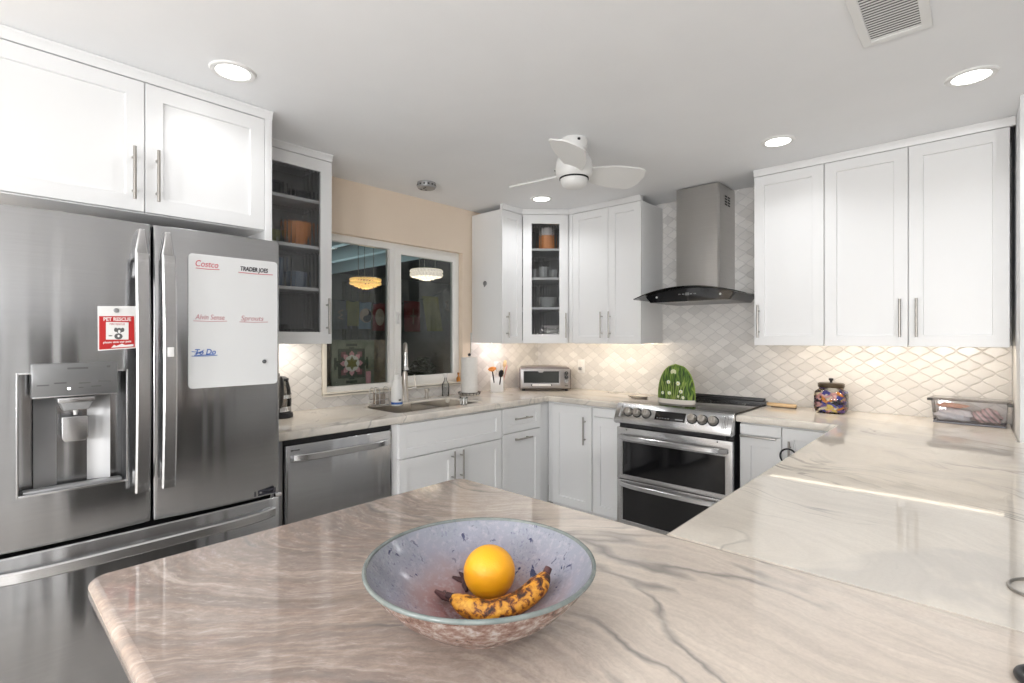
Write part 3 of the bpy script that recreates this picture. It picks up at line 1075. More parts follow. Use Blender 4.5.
# ================================================================== FRIDGE
FW, FX, FY = 0.912, 0.850, -3.665
t = thing('refrigerator', 'stainless steel french-door refrigerator with water dispenser', 'refrigerator', (FX, FY, 0), LA)
mb = MB()
mb.box(0.004, FW - 0.004, 0.085, 0.80, 0.03, 1.735, 0.004)
for x in (0.06, FW - 0.06):
    mb.cyl((x, 0.2, 0), (x, 0.2, 0.035), 0.025).cyl((x, 0.7, 0), (x, 0.7, 0.035), 0.025)
mb.build('case', 'steel_side', t)
MB().box(0.012, FW - 0.012, 0.068, 0.0848, 0.05, 1.73).build('gasket', 'dark', t)
build_each(MB().box(0.02, 0.16, 0.03, 0.25, 1.7355, 1.762, 0.004).box(FW - 0.16, FW - 0.02, 0.03, 0.25, 1.7355, 1.762, 0.004), 'hinge_cover', 'darkgrey', t)


def bowed(x0, x1, z0, z1, bulge, th, hole=None, n=28):
    """door leaf with a softly bowed front; optional rectangular hole"""
    xs = [x0 + (x1 - x0) * i / n for i in range(n + 1)]
    e = 0.006
    xs = [x0, x0 + e * 0.3, x0 + e] + [x for x in xs if x0 + 0.012 < x < x1 - 0.012] + [x1 - e, x1 - e * 0.3, x1]
    zs = [z0, z0 + e, z1 - e, z1]
    if hole:
        xs = sorted(set([x for x in xs if abs(x - hole[0]) > 0.006 and abs(x - hole[1]) > 0.006] + [hole[0], hole[1]]))
        zs = [z0, z0 + e, hole[2], hole[3], z1 - e, z1]
    xc, hw = (x0 + x1) / 2, (x1 - x0) / 2

    def fy(x, z):
        u = (x - xc) / hw
        y = -bulge * (1 - u * u)
        d = min(x - x0, x1 - x)
        if d < e:
            q = 1 - d / e
            y += e * (1 - math.sqrt(max(0, 1 - q * q)))
        if z < z0 + e * 0.5 or z > z1 - e * 0.5:
            y += e * 0.6
        return y
    tb = bmesh.new()
    G = {(i, k): tb.verts.new((x, fy(x, z), z)) for i, x in enumerate(xs) for k, z in enumerate(zs)}
    for i in range(len(xs) - 1):
        for k in range(len(zs) - 1):
            if hole and xs[i] >= hole[0] - 1e-6 and xs[i + 1] <= hole[1] + 1e-6 and zs[k] >= hole[2] - 1e-6 and zs[k + 1] <= hole[3] + 1e-6:
                continue
            tb.faces.new((G[i, k], G[i + 1, k], G[i + 1, k + 1], G[i, k + 1]))
    nb = len(xs) - 1
    B = {}
    for i in (0, nb):
        for k in range(len(zs)):
            B[i, k] = tb.verts.new((xs[i], th, zs[k]))
    for i in range(1, nb):
        for k in (0, len(zs) - 1):
            B[i, k] = tb.verts.new((xs[i], th, zs[k]))
    for k in range(len(zs) - 1):
        for i in (0, nb):
            tb.faces.new((G[i, k], G[i, k + 1], B[i, k + 1], B[i, k]))
    for i in range(nb):
        for k in (0, len(zs) - 1):
            tb.faces.new((G[i, k], G[i + 1, k], B[i + 1, k], B[i, k]))
    tb.faces.new((B[0, 0], B[nb, 0], B[nb, len(zs) - 1], B[0, len(zs) - 1]))
    bmesh.ops.recalc_face_normals(tb, faces=tb.faces[:])
    return tb, fy


DZ0, DZ1 = 0.700, 1.768
HOLE = (0.108, 0.381, 0.866, 1.247)
tb, fyL = bowed(0.003, 0.4535, DZ0, DZ1, 0.015, 0.066, HOLE)
dl = MB()._add(tb).build('door', 'steel', t, smooth=50)
tb, fyR = bowed(0.4595, FW - 0.003, DZ0, DZ1, 0.015, 0.066)
dr = MB()._add(tb).build('door', 'steel', t, smooth=50)
tb, fyF = bowed(0.003, FW - 0.003, 0.055, 0.684, 0.014, 0.066)
fz = MB()._add(tb).build('freezer_drawer', 'steel', t, smooth=50)


def slab_path(pts, wx, wz, name, m, parent):
    """flat bar swept along pts (local x,y,z); wx = width vector dir, wz thickness"""
    tb = bmesh.new()
    rings = []
    for p, wv, nv in pts:
        p, wv, nv = Vector(p), Vector(wv), Vector(nv)
        rings.append([tb.verts.new(p + wv * a + nv * b) for a, b in ((-1, -0.4), (-0.75, -1), (0.75, -1), (1, -0.4), (1, 0.6), (0.75, 1), (-0.75, 1), (-1, 0.6))])
    for A, B in zip(rings, rings[1:]):
        for k in range(8):
            tb.faces.new((A[k], A[(k + 1) % 8], B[(k + 1) % 8], B[k]))
    tb.faces.new(rings[0])
    tb.faces.new(rings[-1][::-1])
    bmesh.ops.recalc_face_normals(tb, faces=tb.faces[:])
    return MB()._add(tb).build(name, m, parent, smooth=25)


for xc, dd in ((0.418, dl), (0.496, dr)):
    pts = []
    for i in range(17):
        u = i / 16
        z = 0.822 + u * (1.655 - 0.822)
        bow = -0.048 - 0.020 * math.sin(PI * u)
        pts.append(((xc, bow, z), (0.0215, 0, 0), (0, 0.008, 0)))
    hb = slab_path(pts, 0, 0, 'handle', 'steel_lt', dd)
    if dd is dr:
        MB().box(xc - 0.010, xc + 0.010, -0.0775, -0.0745, 1.292, 1.326, 0.001).build('sticker', 'plastic_w', hb)
    mb = MB()
    for z, s in ((0.855, 1), (1.60, -1)):
        mb.box(xc - 0.013, xc + 0.013, -0.050, 0.0, z - 0.018, z + 0.035, 0.004)
    # flared root at the top of the pull
    mb.prism([(xc - 0.008, 1.742), (xc + 0.010, 1.742), (xc + 0.0205, 1.660), (xc + 0.0205, 1.640), (xc - 0.0205, 1.640), (xc - 0.0205, 1.660)], -0.040, 0.0, 'y', bev=0.006)
    build_each(mb, 'handle_mount', 'steel_lt', dd, smooth=50)
pts = []
for i in range(25):
    u = -1 + 2 * i / 24
    x = FW / 2 + u * 0.425
    y = -0.062 + 0.040 * (abs(u) ** 6)
    pts.append(((x, y, 0.632), (0, 0, 0.0185), (0, 0.008, 0)))
hb = slab_path(pts, 0, 0, 'handle', 'steel_lt', fz)
mb = MB()
for x in (0.035, FW - 0.035 - 0.03):
    mb.box(x, x + 0.03, -0.030, 0.004, 0.615, 0.649, 0.004)
build_each(mb, 'handle_mount', 'steel_lt', fz)
# dispenser
hx0, hx1, hz0, hz1 = HOLE
mb = MB()
dp = 0.072
mb.quad((hx0, -0.006, hz0), (hx0, dp, hz0), (hx0, dp, hz1), (hx0, -0.006, hz1))
mb.quad((hx1, -0.006, hz0), (hx1, -0.006, hz1), (hx1, dp, hz1), (hx1, dp, hz0))
mb.quad((hx0, -0.006, hz1), (hx0, dp, hz1), (hx1, dp, hz1), (hx1, -0.006, hz1))
mb.quad((hx0, dp, hz0), (hx1, dp, hz0), (hx1, dp, hz1), (hx0, dp, hz1))
mb.quad((hx0, -0.006, hz0), (hx1, -0.006, hz0), (hx1, dp, hz0), (hx0, dp, hz0))
disp = mb.build('dispenser', mat('dispenser_liner', (0.03, 0.031, 0.033), 0.5), dl, smooth=0)
mb = MB()
for (a, b, c, d) in ((hx0 - 0.004, hx0 + 0.002, hz0 - 0.004, hz1 + 0.004), (hx1 - 0.002, hx1 + 0.004, hz0 - 0.004, hz1 + 0.004), (hx0, hx1, hz0 - 0.004, hz0 + 0.003), (hx0, hx1, hz1 - 0.002, hz1 + 0.004)):
    mb.box(a, b, -0.0150, -0.004, c, d, 0.001)
mb.build('bezel', 'steel_lt', disp)
tb = bmesh.new()          # curved steel back wall
prev = None
for i in range(15):
    u = -1 + 2 * i / 14
    x = (hx0 + hx1) / 2 + u * 0.098
    y = dp - 0.004 - 0.030 * (abs(u) ** 3)
    cur = (tb.verts.new((x, y, hz0 + 0.006)), tb.verts.new((x, y, hz1 - 0.05)))
    if prev:
        tb.faces.new((prev[0], cur[0], cur[1], prev[1]))
    prev = cur
MB()._add(tb).build('back_panel', mat('dispenser_back', (0.42, 0.42, 0.425), 0.48, 0.9), disp, smooth=60)
MB().box(hx0 + 0.012, hx1 - 0.012, 0.0, dp - 0.035, hz0 + 0.0005, hz0 + 0.010, 0.003).build('drip_tray', 'midgrey', disp)
cp = MB().box(0.137, 0.352, -0.030, 0.02, 1.169, 1.278, 0.004)
cp = cp.build('control_panel', mat('panel_metal', (0.22, 0.222, 0.225), 0.32, 0.6), dl)
MB().box(0.139, 0.350, -0.034, -0.0302, 1.170, 1.174, 0.001).build('edge_strip', 'steel_lt', cp)
mb = MB()
for (x, z, ww, hhh) in ((0.222, 1.258, 0.052, 0.006), (0.322, 1.260, 0.010, 0.007), (0.150, 1.208, 0.028, 0.004), (0.190, 1.213, 0.030, 0.004), (0.250, 1.210, 0.030, 0.004),
                        (0.300, 1.213, 0.034, 0.005), (0.250, 1.196, 0.012, 0.003), (0.282, 1.198, 0.026, 0.003)):
    mb.box(x, x + ww, -0.0312, -0.0298, z, z + hhh)
build_each(mb, 'legend', 'ink_grey', cp)
MB().sphere((0.226, -0.0305, 1.196), 0.0035).build('indicator', 'lamp', cp)
mb = MB()
mb.prism([(0.196, 1.166), (0.296, 1.166), (0.288, 1.150), (0.278, 1.124), (0.214, 1.124), (0.204, 1.150)], -0.022, 0.030, 'y', bev=0.004)
mb.build('spout', 'midgrey', disp)
MB().box(0.199, 0.293, -0.027, -0.0225, 1.150, 1.166, 0.003).build('spout_lip', 'steel_lt', disp)
mb = MB()
mb.prism([(0.212, 1.10), (0.212, 1.03), (0.220, 1.018), (0.272, 1.018), (0.280, 1.03), (0.280, 1.10)], 0.006, 0.016, 'y', bev=0.003)
mb.build('paddle', 'steel_lt', disp)
MB().cyl((0.246, 0.004, 1.123), (0.246, 0.004, 1.106), 0.007, 0.005).build('nozzle', 'plastic_w', disp)
# badge and hinge at the bottom right
mb = MB()
bx = -2.822 - FY
yb = fyR(bx + 0.003, 1.0) - 0.0035
mb.box(bx - 0.040, bx - 0.034, yb, yb + 0.004, 0.707, 0.727)
mb.prism([(bx - 0.024, 0.707), (bx + 0.046, 0.707), (bx + 0.046, 0.728), (bx - 0.024, 0.728)], yb, yb + 0.004, 'y',
         holes=[[(bx - 0.019, 0.7125), (bx + 0.041, 0.7125), (bx + 0.041, 0.7225), (bx - 0.019, 0.7225)]])
mb.box(bx - 0.006, bx + 0.022, yb, yb + 0.003, 0.7155, 0.7185)
build_each(mb, 'badge', 'ink_black', dr)
MB().cyl((FW - 0.020, 0.004, 0.692), (FW + 0.004, 0.004, 0.692), 0.009).cyl((FW + 0.004, 0.004, 0.692), (FW + 0.006, 0.004, 0.692), 0.006).build('hinge', 'chrome', t)

# whiteboard sheet with the shopping lists
bx0, bx1, bz0, bz1 = -3.099, -2.772, 1.168, 1.678
t = thing('whiteboard', 'white dry-erase sheet with handwritten shopping lists on the right fridge door', 'whiteboard', (FX + 0.0185, bx0, bz0), LA)
Wb, Hb = bx1 - bx0, bz1 - bz0
rr = 0.014
mb = MB()
mb.prism(arc(Wb - rr, rr, rr, -90, 0, 5) + arc(Wb - rr, Hb - rr, rr, 0, 90, 5) + arc(rr, Hb - rr, rr, 90, 180, 5) + arc(rr, rr, rr, 180, 270, 5), 0.0, 0.003, 'y')
mb.build('sheet', 'board', t)
ty = -0.0008


def scribble(name, body, x, z, size, m, line=None, shear=0.15, wide=1.0, tilt=0.0, thick=0.0, lm=None):
    text(body, size, m, t, facing(x, ty, z) @ Matrix.Rotation(tilt, 4, 'Z'), name, shear, offset=thick, wide=wide)
    if line:
        mb = MB()
        mb.tube([(x + line[0], ty, z + line[2]), (x + (line[0] + line[1]) / 2, ty, z + line[2] - 0.001), (x + line[1], ty, z + line[2] + 0.0015)], 0.0013, 6)
        mb.build(name, lm or m, t)


scribble('handwriting', 'Costco', 0.020, Hb - 0.047, 0.034, 'ink_red', (0.004, 0.085, -0.007), 0.2, 0.8)
scribble('handwriting', 'TRADER JOES', 0.180, Hb - 0.048, 0.024, 'ink_black', (-0.006, 0.128, -0.008), 0.15, 0.74, 0.0, 0.0006, 'ink_red')
scribble('handwriting', 'Alvin Sense', 0.022, 0.262, 0.028, 'ink_faint', (-0.006, 0.110, -0.006), 0.2, 0.78)
scribble('handwriting', 'Sprouts', 0.182, 0.262, 0.028, 'ink_faint', (-0.004, 0.106, -0.006), 0.2, 1.0)
scribble('handwriting', 'To Do', 0.018, 0.128, 0.030, 'ink_blue', (-0.008, 0.080, -0.005), 0.2, 0.9, 0.0, 0.0004)
mb = MB()
mb.tube([(0.010, ty, 0.140), (0.046, ty, 0.136), (0.020, ty, 0.130), (0.052, ty, 0.146), (0.018, ty, 0.124), (0.086, ty, 0.128)], 0.0016, 6)
mb.build('handwriting', 'ink_blue', t)
o = MB().lathe([(0, 0), (0.008, 0), (0.008, 0.004), (0.006, 0.006), (0, 0.006)], seg=20).build('magnet', 'darkgrey')
o.matrix_world = Matrix.Translation((FX + 0.0188, -2.826, 1.262)) @ Matrix.Rotation(PI / 2, 4, 'Y')
meta(o, 'small dark round magnet near the bottom right of the whiteboard sheet', 'magnet')

# pet rescue card
t = thing('rescue_card', 'red and white pet rescue card with a dog on the left fridge door', 'card', (FX + 0.0150, -3.3645, 1.316), LA)
MB().prism([(0.001, 0.0), (0.106, 0.008), (0.104, 0.155), (0, 0.151)], 0, 0.0016, 'y').build('card', 'card', t)
mb = MB()
mb.prism([(0.004, 0.004), (0.102, 0.011), (0.100, 0.120), (0.004, 0.117)], -0.0008, 0.0, 'y')
mb.build('red_panel', 'red', t)
MB().box(0.022, 0.084, -0.0014, -0.0008, 0.038, 0.098).build('picture_panel', 'card', t)
mb = MB()
for (x, z, rx, rz2) in ((0.058, 0.069, 0.0088, 0.0092), (0.056, 0.049, 0.0115, 0.0105)):
    mb.sphere((x, -0.0016, z), 1.0, (rx, 0.0006, rz2), 16, 8)
for x in (0.0485, 0.0675):
    mb.sphere((x, -0.0017, 0.0715), 1.0, (0.0048, 0.0006, 0.0075), 12, 8)
mb.sphere((0.034, -0.0016, 0.051), 1.0, (0.006, 0.0004, 0.002), 10, 6)
mb.build('dog_print', 'ink_grey', t)
mb = MB()
mb.sphere((0.058, -0.0023, 0.0655), 1.0, (0.0034, 0.0005, 0.0058), 12, 8).sphere((0.056, -0.0023, 0.0500), 1.0, (0.0030, 0.0005, 0.0045), 12, 8)
mb.build('dog_blaze', 'card', t)
text('PET RESCUE', 0.0165, 'card', t, facing(0.053, -0.0012, 0.1025) @ Matrix.Rotation(0.02, 4, 'Z'), 'lettering', 0, 'CENTER', 0.0004, 0.86)
text('FIRE RESCUE', 0.0085, 'red', t, facing(0.053, -0.0016, 0.088), 'lettering', 0, 'CENTER', 0, 0.9)
text('please save our pets', 0.0095, 'card', t, facing(0.053, -0.0012, 0.027) @ Matrix.Rotation(0.05, 4, 'Z'), 'lettering', 0, 'CENTER', 0.0002, 1.0)
MB().prism([(0.036, 0.010), (0.098, 0.014), (0.098, 0.022), (0.074, 0.019), (0.066, 0.024), (0.050, 0.016), (0.044, 0.020)], -0.0014, -0.0008, 'y').build('paper_patch', 'card', t)
o = MB().lathe([(0, 0), (0.0075, 0), (0.0075, 0.004), (0.0055, 0.006), (0, 0.006)], seg=20).build('magnet', 'midgrey')
o.matrix_world = Matrix.Translation((FX + 0.0152, -3.315, 1.454)) @ Matrix.Rotation(PI / 2, 4, 'Y')
meta(o, 'small grey round magnet holding the pet rescue card', 'magnet')

# ================================================================== DISHWASHER
DW0, DW1 = -2.638, -2.036
t = thing('dishwasher', 'stainless steel dishwasher between the fridge and the sink cabinet', 'dishwasher', (0.630, DW0, 0), LA)
W = DW1 - DW0
MB().box(0.004, W - 0.004, 0.030, 0.59, 0.02, 0.868).box(0, W, 0.02, 0.029, 0.845, 0.872).box(0.0, W, 0.05, 0.0999, 0.0, 0.0995).build('body', 'dark', t)
tb, fyD = bowed(0.003, W - 0.003, 0.105, 0.843, 0.008, 0.030)
d = MB()._add(tb).build('door', 'steel', t, smooth=50)
pts = []
for i in range(21):
    u = -1 + 2 * i / 20
    pts.append(((W / 2 + u * 0.268, -0.052 + 0.034 * abs(u) ** 5, 0.786), (0, 0, 0.0165), (0, 0.007, 0)))
slab_path(pts, 0, 0, 'handle', 'steel_lt', d)
mb = MB()
for x in (W / 2 - 0.268, W / 2 + 0.24):
    mb.box(x, x + 0.028, -0.025, 0.003, 0.772, 0.800, 0.004)
build_each(mb, 'handle_mount', 'steel_lt', d)
build_each(MB().box(0.030, 0.040, -0.0045, 0.0, 0.816, 0.823).box(0.044, 0.070, -0.0045, 0.0, 0.817, 0.8225), 'badge', 'ink_grey', d)
# filler between panel and dishwasher
o = MB().box(0.05, 0.610, -2.708, -2.6405, 0, TOP).build('filler_panel', 'steel_side')
meta(o, 'narrow grey filler panel between the fridge and the dishwasher', 'panel')

# ================================================================== RANGE
RX = 1.2615
t = thing('range', 'stainless steel double-oven range under the hood', 'range', (RX, -0.66, 0), 0)
W = 0.760
MB().box(0.006, W - 0.006, 0.0, 0.640, 0.09, 0.903).box(0.03, W - 0.03, 0.04, 0.6, 0.0, 0.0895).build('body', 'black', t)
ct = MB().box(-0.002, W + 0.002, 0.004, 0.585, 0.9155, 0.924, 0.003).build('cooktop', 'blackglass', t)
mb = MB()
for (x, y, r) in ((0.19, 0.16, 0.10), (0.57, 0.16, 0.085), (0.19, 0.42, 0.075), (0.57, 0.42, 0.105), (0.38, 0.46, 0.06)):
    mb.lathe([(r, 0.9243), (r + 0.002, 0.9243)], (x, y, 0), 40)
build_each(mb, 'burner_ring', 'midgrey', ct)
MB().box(0.004, W - 0.004, 0.586, 0.646, 0.905, 0.934, 0.004).box(0.02, W - 0.02, 0.596, 0.616, 0.934, 0.944, 0.002).box(0.02, W - 0.02, 0.628, 0.644, 0.934, 0.952, 0.003).build('rear_vent', 'black', t)
mb = MB()
side = [(0.004, 0.9245), (0.004, 0.800), (-0.050, 0.792), (-0.066, 0.800), (-0.070, 0.822), (-0.018, 0.920)]
mb.prism(side, 0.0, W, 'x', bev=0.004)
cpn = mb.build('control_panel', 'steel_lt', t, smooth=50)
# the slanted face: from (-0.070,0.822) to (-0.018,0.920)
sd = Vector((0, 0.052, 0.098)).normalized()
sn = Vector((0, -0.098, 0.052)).normalized()
mid = Vector((0, -0.044, 0.871))
mtx = Matrix(((1, 0, 0, 0), (0, sd.y, sn.y, mid.y), (0, sd.z, sn.z, mid.z), (0, 0, 0, 1)))
MB().box(0.285, 0.482, -0.030, 0.030, -0.002, 0.0015, 0.001).xf(mtx).build('display', 'blackglass', cpn)
mb = MB()
for k in range(5):
    mb.box(0.300 + k * 0.018, 0.308 + k * 0.018, -0.020, -0.014, 0.0016, 0.0022)
mb.box(0.420, 0.470, -0.019, -0.013, 0.0016, 0.0022)
build_each(mb.xf(mtx), 'display_marks', 'midgrey', cpn)
for x in (0.098, 0.160, 0.226, 0.526, 0.588, 0.652):
    kb = MB()
    kb.lathe([(0, 0.036), (0.018, 0.036), (0.0215, 0.033), (0.023, 0.012), (0.026, 0.008), (0.026, 0.005), (0, 0.005)], (0, 0, 0), 28)
    kb.box(-0.0035, 0.0035, -0.021, 0.021, 0.034, 0.042, 0.002)
    kb.xf(Matrix.Translation((x, 0, 0)) if False else mtx @ Matrix.Translation((x, 0, 0)))
    kb.build('knob', 'nickel', cpn)
    MB().lathe([(0, 0.0003), (0.0315, 0.0003), (0.0315, 0.0035), (0.0285, 0.0045), (0, 0.0045)], seg=28).xf(mtx @ Matrix.Translation((x, 0, 0))).build('knob_skirt', 'black', cpn)
mb = MB()
for x in (0.030, 0.704, 0.722):
    mb.box(x, x + 0.012, -0.040, 0.040, -0.001, 0.006, 0.003)
build_each(mb.xf(mtx), 'end_rib', 'steel_lt', cpn)


def oven_door(z0, z1, wz0, wz1, hz):
    d = MB()
    d.prism([(0.004, z0), (W - 0.004, z0), (W - 0.004, z1), (0.004, z1)], -0.034, -0.0005, 'y', bev=0.003,
            holes=[[(0.046, wz0), (W - 0.046, wz0), (W - 0.046, wz1), (0.046, wz1)]])
    d = d.build('oven_door', 'steel_lt', t, smooth=30)
    MB().box(0.0465, W - 0.0465, -0.030, -0.0005, wz0 + 0.0005, wz1 - 0.0005).build('window', 'blackglass', d)
    pts = []
    for i in range(21):
        u = -1 + 2 * i / 20
        pts.append(((W / 2 + u * 0.350, -0.082 + 0.040 * abs(u) ** 5, hz), (0, 0, 0.0150), (0, 0.008, 0)))
    slab_path(pts, 0, 0, 'handle', 'steel_lt', d)
    mb = MB()
    for x in (W / 2 - 0.352, W / 2 + 0.326):
        mb.box(x, x + 0.026, -0.050, -0.033, hz - 0.013, hz + 0.013, 0.004)
    build_each(mb, 'handle_mount', 'steel_lt', d)
    return d


oven_door(0.4225, 0.764, 0.452, 0.672, 0.705)
oven_door(0.095, 0.4175, 0.150, 0.378, 0.392)
MB().box(0.04, 0.72, -0.030, -0.002, 0.772, 0.788).build('vent_slot', 'dark', t)
build_each(MB().sphere((0.075, -0.0345, 0.750), 0.004).sphere((0.67, -0.0345, 0.752), 0.004), 'rivet', 'dark', t)

# ================================================================== HOOD
t = thing('range_hood', 'stainless steel chimney range hood with a curved smoked-glass canopy', 'range hood', (1.643, 0, 1.60), 0)
mb = MB()
mb.prism([(-0.139, -0.301), (0.143, -0.301), (0.155, -0.289), (0.155, -0.0095), (-0.139, -0.0095)], 0.075, 0.785, 'z')
chim = mb.build('chimney', 'steel_warm', t, smooth=30)
mb = MB()
for k in range(4):
    for j in range(2):
        mb.box(0.1552, 0.157, -0.20 + j * 0.055, -0.16 + j * 0.055, 0.655 + k * 0.018, 0.665 + k * 0.018)
build_each(mb, 'vent_slots', 'dark', chim)
# glass canopy: arc across x, full depth
tb = bmesh.new()
n = 28
rows = []
for i in range(n + 1):
    u = -1 + 2 * i / n
    x = u * 0.379
    z = 0.098 - 0.066 * u * u
    front = -0.500 + 0.03 * u * u
    rows.append([tb.verts.new((x, front, z)), tb.verts.new((x, -0.0095, z)), tb.verts.new((x, -0.0095, z - 0.006)), tb.verts.new((x, front, z - 0.006))])
for A, B in zip(rows, rows[1:]):
    for k in range(4):
        tb.faces.new((A[k], A[(k + 1) % 4], B[(k + 1) % 4], B[k]))
tb.faces.new(rows[0])
tb.faces.new(rows[-1][::-1])
bmesh.ops.recalc_face_normals(tb, faces=tb.faces[:])
MB()._add(tb).build('canopy', 'hoodglass', t, smooth=40)
mb = MB()
tp = [(x, 0.088 - 0.066 * (x / 0.379) ** 2) for x in [-0.30 + 0.6 * i / 20 for i in range(21)]]
mb.prism([(-0.262, 0.0), (0.262, 0.0)] + tp[::-1], -0.445, -0.40, 'y')
body = mb.build('control_fascia', 'blackglass', t, smooth=30)
mb = MB()
mb.prism([(-0.262, 0.0), (0.262, 0.0)] + tp[::-1], -0.3995, -0.010, 'y')
mb.build('filter_box', 'steel_side', t, smooth=30)
mb = MB()
for x in (-0.215, 0.215):
    mb.cyl((x, -0.4455, 0.036), (x, -0.4475, 0.036), 0.007, seg=16)
build_each(mb, 'spot_lens', 'plastic_w', body)
mb = MB()
for k in range(5):
    mb.box(-0.060 + k * 0.026, -0.045 + k * 0.026, -0.4465, -0.4455, 0.045, 0.051)
mb.box(-0.012, 0.012, -0.4465, -0.4455, 0.040, 0.056)
build_each(mb, 'touch_marks', 'midgrey', body)

# ================================================================== CEILING FIXTURES
t = thing('ceiling_fan', 'white three-blade ceiling fan in the middle of the ceiling', 'ceiling fan', (1.492, -1.506, CEIL), 0)
MB().lathe([(0, -0.0005), (0.070, -0.0005), (0.072, -0.030), (0.064, -0.052), (0.040, -0.062), (0, -0.062)], seg=36).build('canopy', 'plastic_w', t)
build_each(MB().box(0.052, 0.066, -0.046, -0.034, -0.026, -0.014, 0.003).box(0.052, 0.066, -0.026, -0.014, -0.018, -0.008, 0.003), 'screw', 'dark', t)
mb = MB()
mb.lathe([(0, -0.055), (0.040, -0.056), (0.072, -0.075), (0.092, -0.110), (0.098, -0.150), (0.094, -0.182), (0.078, -0.200), (0, -0.200)], seg=40)
mot = mb.build('motor_housing', 'plastic_w', t)
mb = MB()
mb.lathe([(0.0725, -0.2002), (0.076, -0.2002), (0.076, -0.208), (0.0725, -0.208)], seg=40)
mb.build('shadow_gap', 'dark', mot)
MB().lathe([(0, -0.200), (0.072, -0.201), (0.072, -0.214), (0.064, -0.236), (0.044, -0.250), (0, -0.254)], seg=40).build('light_cover', 'plastic_w', t)
ph = -0.36
for th in (64, 184, 302):
    tb = bmesh.new()
    rows = []
    for i in range(15):
        u = i / 14
        r = 0.085 + 0.325 * u
        wd = 0.048 + 0.040 * math.sin(min(1, u * 1.5) * PI / 2)
        if u > 0.85:
            wd *= math.sqrt(max(0.08, 1 - ((u - 0.85) / 0.16) ** 2))
        tw = ph * (1.15 - 0.25 * u)
        row = []
        for s_, dz in ((-1, 0), (-0.33, 0.004), (0.33, 0.004), (1, 0)):
            off = s_ * wd - 0.012 * u
            row.append(tb.verts.new((r, off * math.cos(tw), -0.168 + off * math.sin(tw) + dz + 0.004)))
        for s_, dz in ((1, -0.002), (0.33, 0.001), (-0.33, 0.001), (-1, -0.002)):
            off = s_ * wd - 0.012 * u
            row.append(tb.verts.new((r, off * math.cos(tw), -0.168 + off * math.sin(tw) + dz - 0.002)))
        rows.append(row)
    for A, B in zip(rows, rows[1:]):
        for k in range(8):
            tb.faces.new((A[k], A[(k + 1) % 8], B[(k + 1) % 8], B[k]))
    tb.faces.new(rows[0])
    tb.faces.new(rows[-1][::-1])
    bmesh.ops.recalc_face_normals(tb, faces=tb.faces[:])
    MB()._add(tb).xf(Matrix.Rotation(R(th), 4, 'Z')).build('blade', 'plastic_w', t, smooth=50)
    MB().box(0.088, 0.104, -0.030, 0.030, -0.150, -0.146, 0.001).xf(Matrix.Rotation(R(th), 4, 'Z')).build('blade_slot', 'dark', mot)

t = thing('smoke_detector', 'round grey smoke detector on the ceiling above the window', 'smoke detector', (0.333, -1.568, CEIL), 0)
MB().lathe([(0, -0.0005), (0.062, -0.0005), (0.062, -0.030), (0.057, -0.037), (0, -0.039)], seg=36).build('body', 'midgrey', t)
mb = MB()
for k in range(14):
    a = 2 * PI * k / 14
    mb.box(0.0615, 0.0635, -0.006, 0.006, -0.024, -0.014, mtx=Matrix.Rotation(a, 4, 'Z'))
build_each(mb, 'vent_slots', 'dark', t)
mb = MB()
for a, r in ((2.6, 0.03), (4.6, 0.02), (5.4, 0.035), (3.5, 0.04)):
    mb.cyl((r * math.cos(a), r * math.sin(a), -0.0385), (r * math.cos(a), r * math.sin(a), -0.0405), 0.006, seg=12)
build_each(mb, 'indicator', 'dark', t)

t = thing('air_vent', 'white louvred air vent in the ceiling at the top edge', 'vent', (2.843, -1.69, CEIL), 0)
hx, hy = 0.068, 0.148
mb = MB()
mb.prism([(-hx - 0.028, -hy - 0.028), (hx + 0.028, -hy - 0.028), (hx + 0.028, hy + 0.028), (-hx - 0.028, hy + 0.028)], -0.010, -0.0005, 'z', bev=0.003,
         holes=[[(-hx, -hy), (hx, -hy), (hx, hy), (-hx, hy)]])
mb.build('frame', 'plastic_w', t)
MB().box(-hx, hx, -hy, hy, -0.0018, -0.0008).build('duct', 'darkgrey', t)
for k in range(18):
    y = -hy + 0.010 + k * (2 * hy - 0.02) / 17
    MB().box(-hx, hx, -0.0062, 0.0062, -0.0006, 0.0006, mtx=Matrix.Translation((0, y, -0.0062)) @ Matrix.Rotation(R(12), 4, 'X')).build('louvre', 'plastic_w', t)

# ================================================================== SINK AREA
t = thing('kitchen_sink', 'stainless steel undermount sink below the window', 'sink', (0.335, -1.577, H), LA)
sw, sdp = (SK[3] - SK[2]) / 2 - 0.001, (SK[1] - SK[0]) / 2 - 0.001


def basin(x0, x1, y0, y1, dp):
    tb = bmesh.new()
    r0 = [(x0, y0), (x1, y0), (x1, y1), (x0, y1)]
    q = 0.018
    r1 = [(x0 + q, y0 + q), (x1 - q, y0 + q), (x1 - q, y1 - q), (x0 + q, y1 - q)]
    A = [tb.verts.new((a, b, -0.012)) for a, b in r0]
    B = [tb.verts.new((a + (q * 0.3 if a == x0 else -q * 0.3), b + (q * 0.3 if b == y0 else -q * 0.3), -dp + 0.03)) for a, b in r0]
    C = [tb.verts.new((a, b, -dp)) for a, b in r1]
    for P, Q in ((A, B), (B, C)):
        for k in range(4):
            tb.faces.new((P[k], P[(k + 1) % 4], Q[(k + 1) % 4], Q[k]))
    tb.faces.new(C)
    bmesh.ops.recalc_face_normals(tb, faces=tb.faces[:])
    bmesh.ops.reverse_faces(tb, faces=tb.faces[:])
    return tb


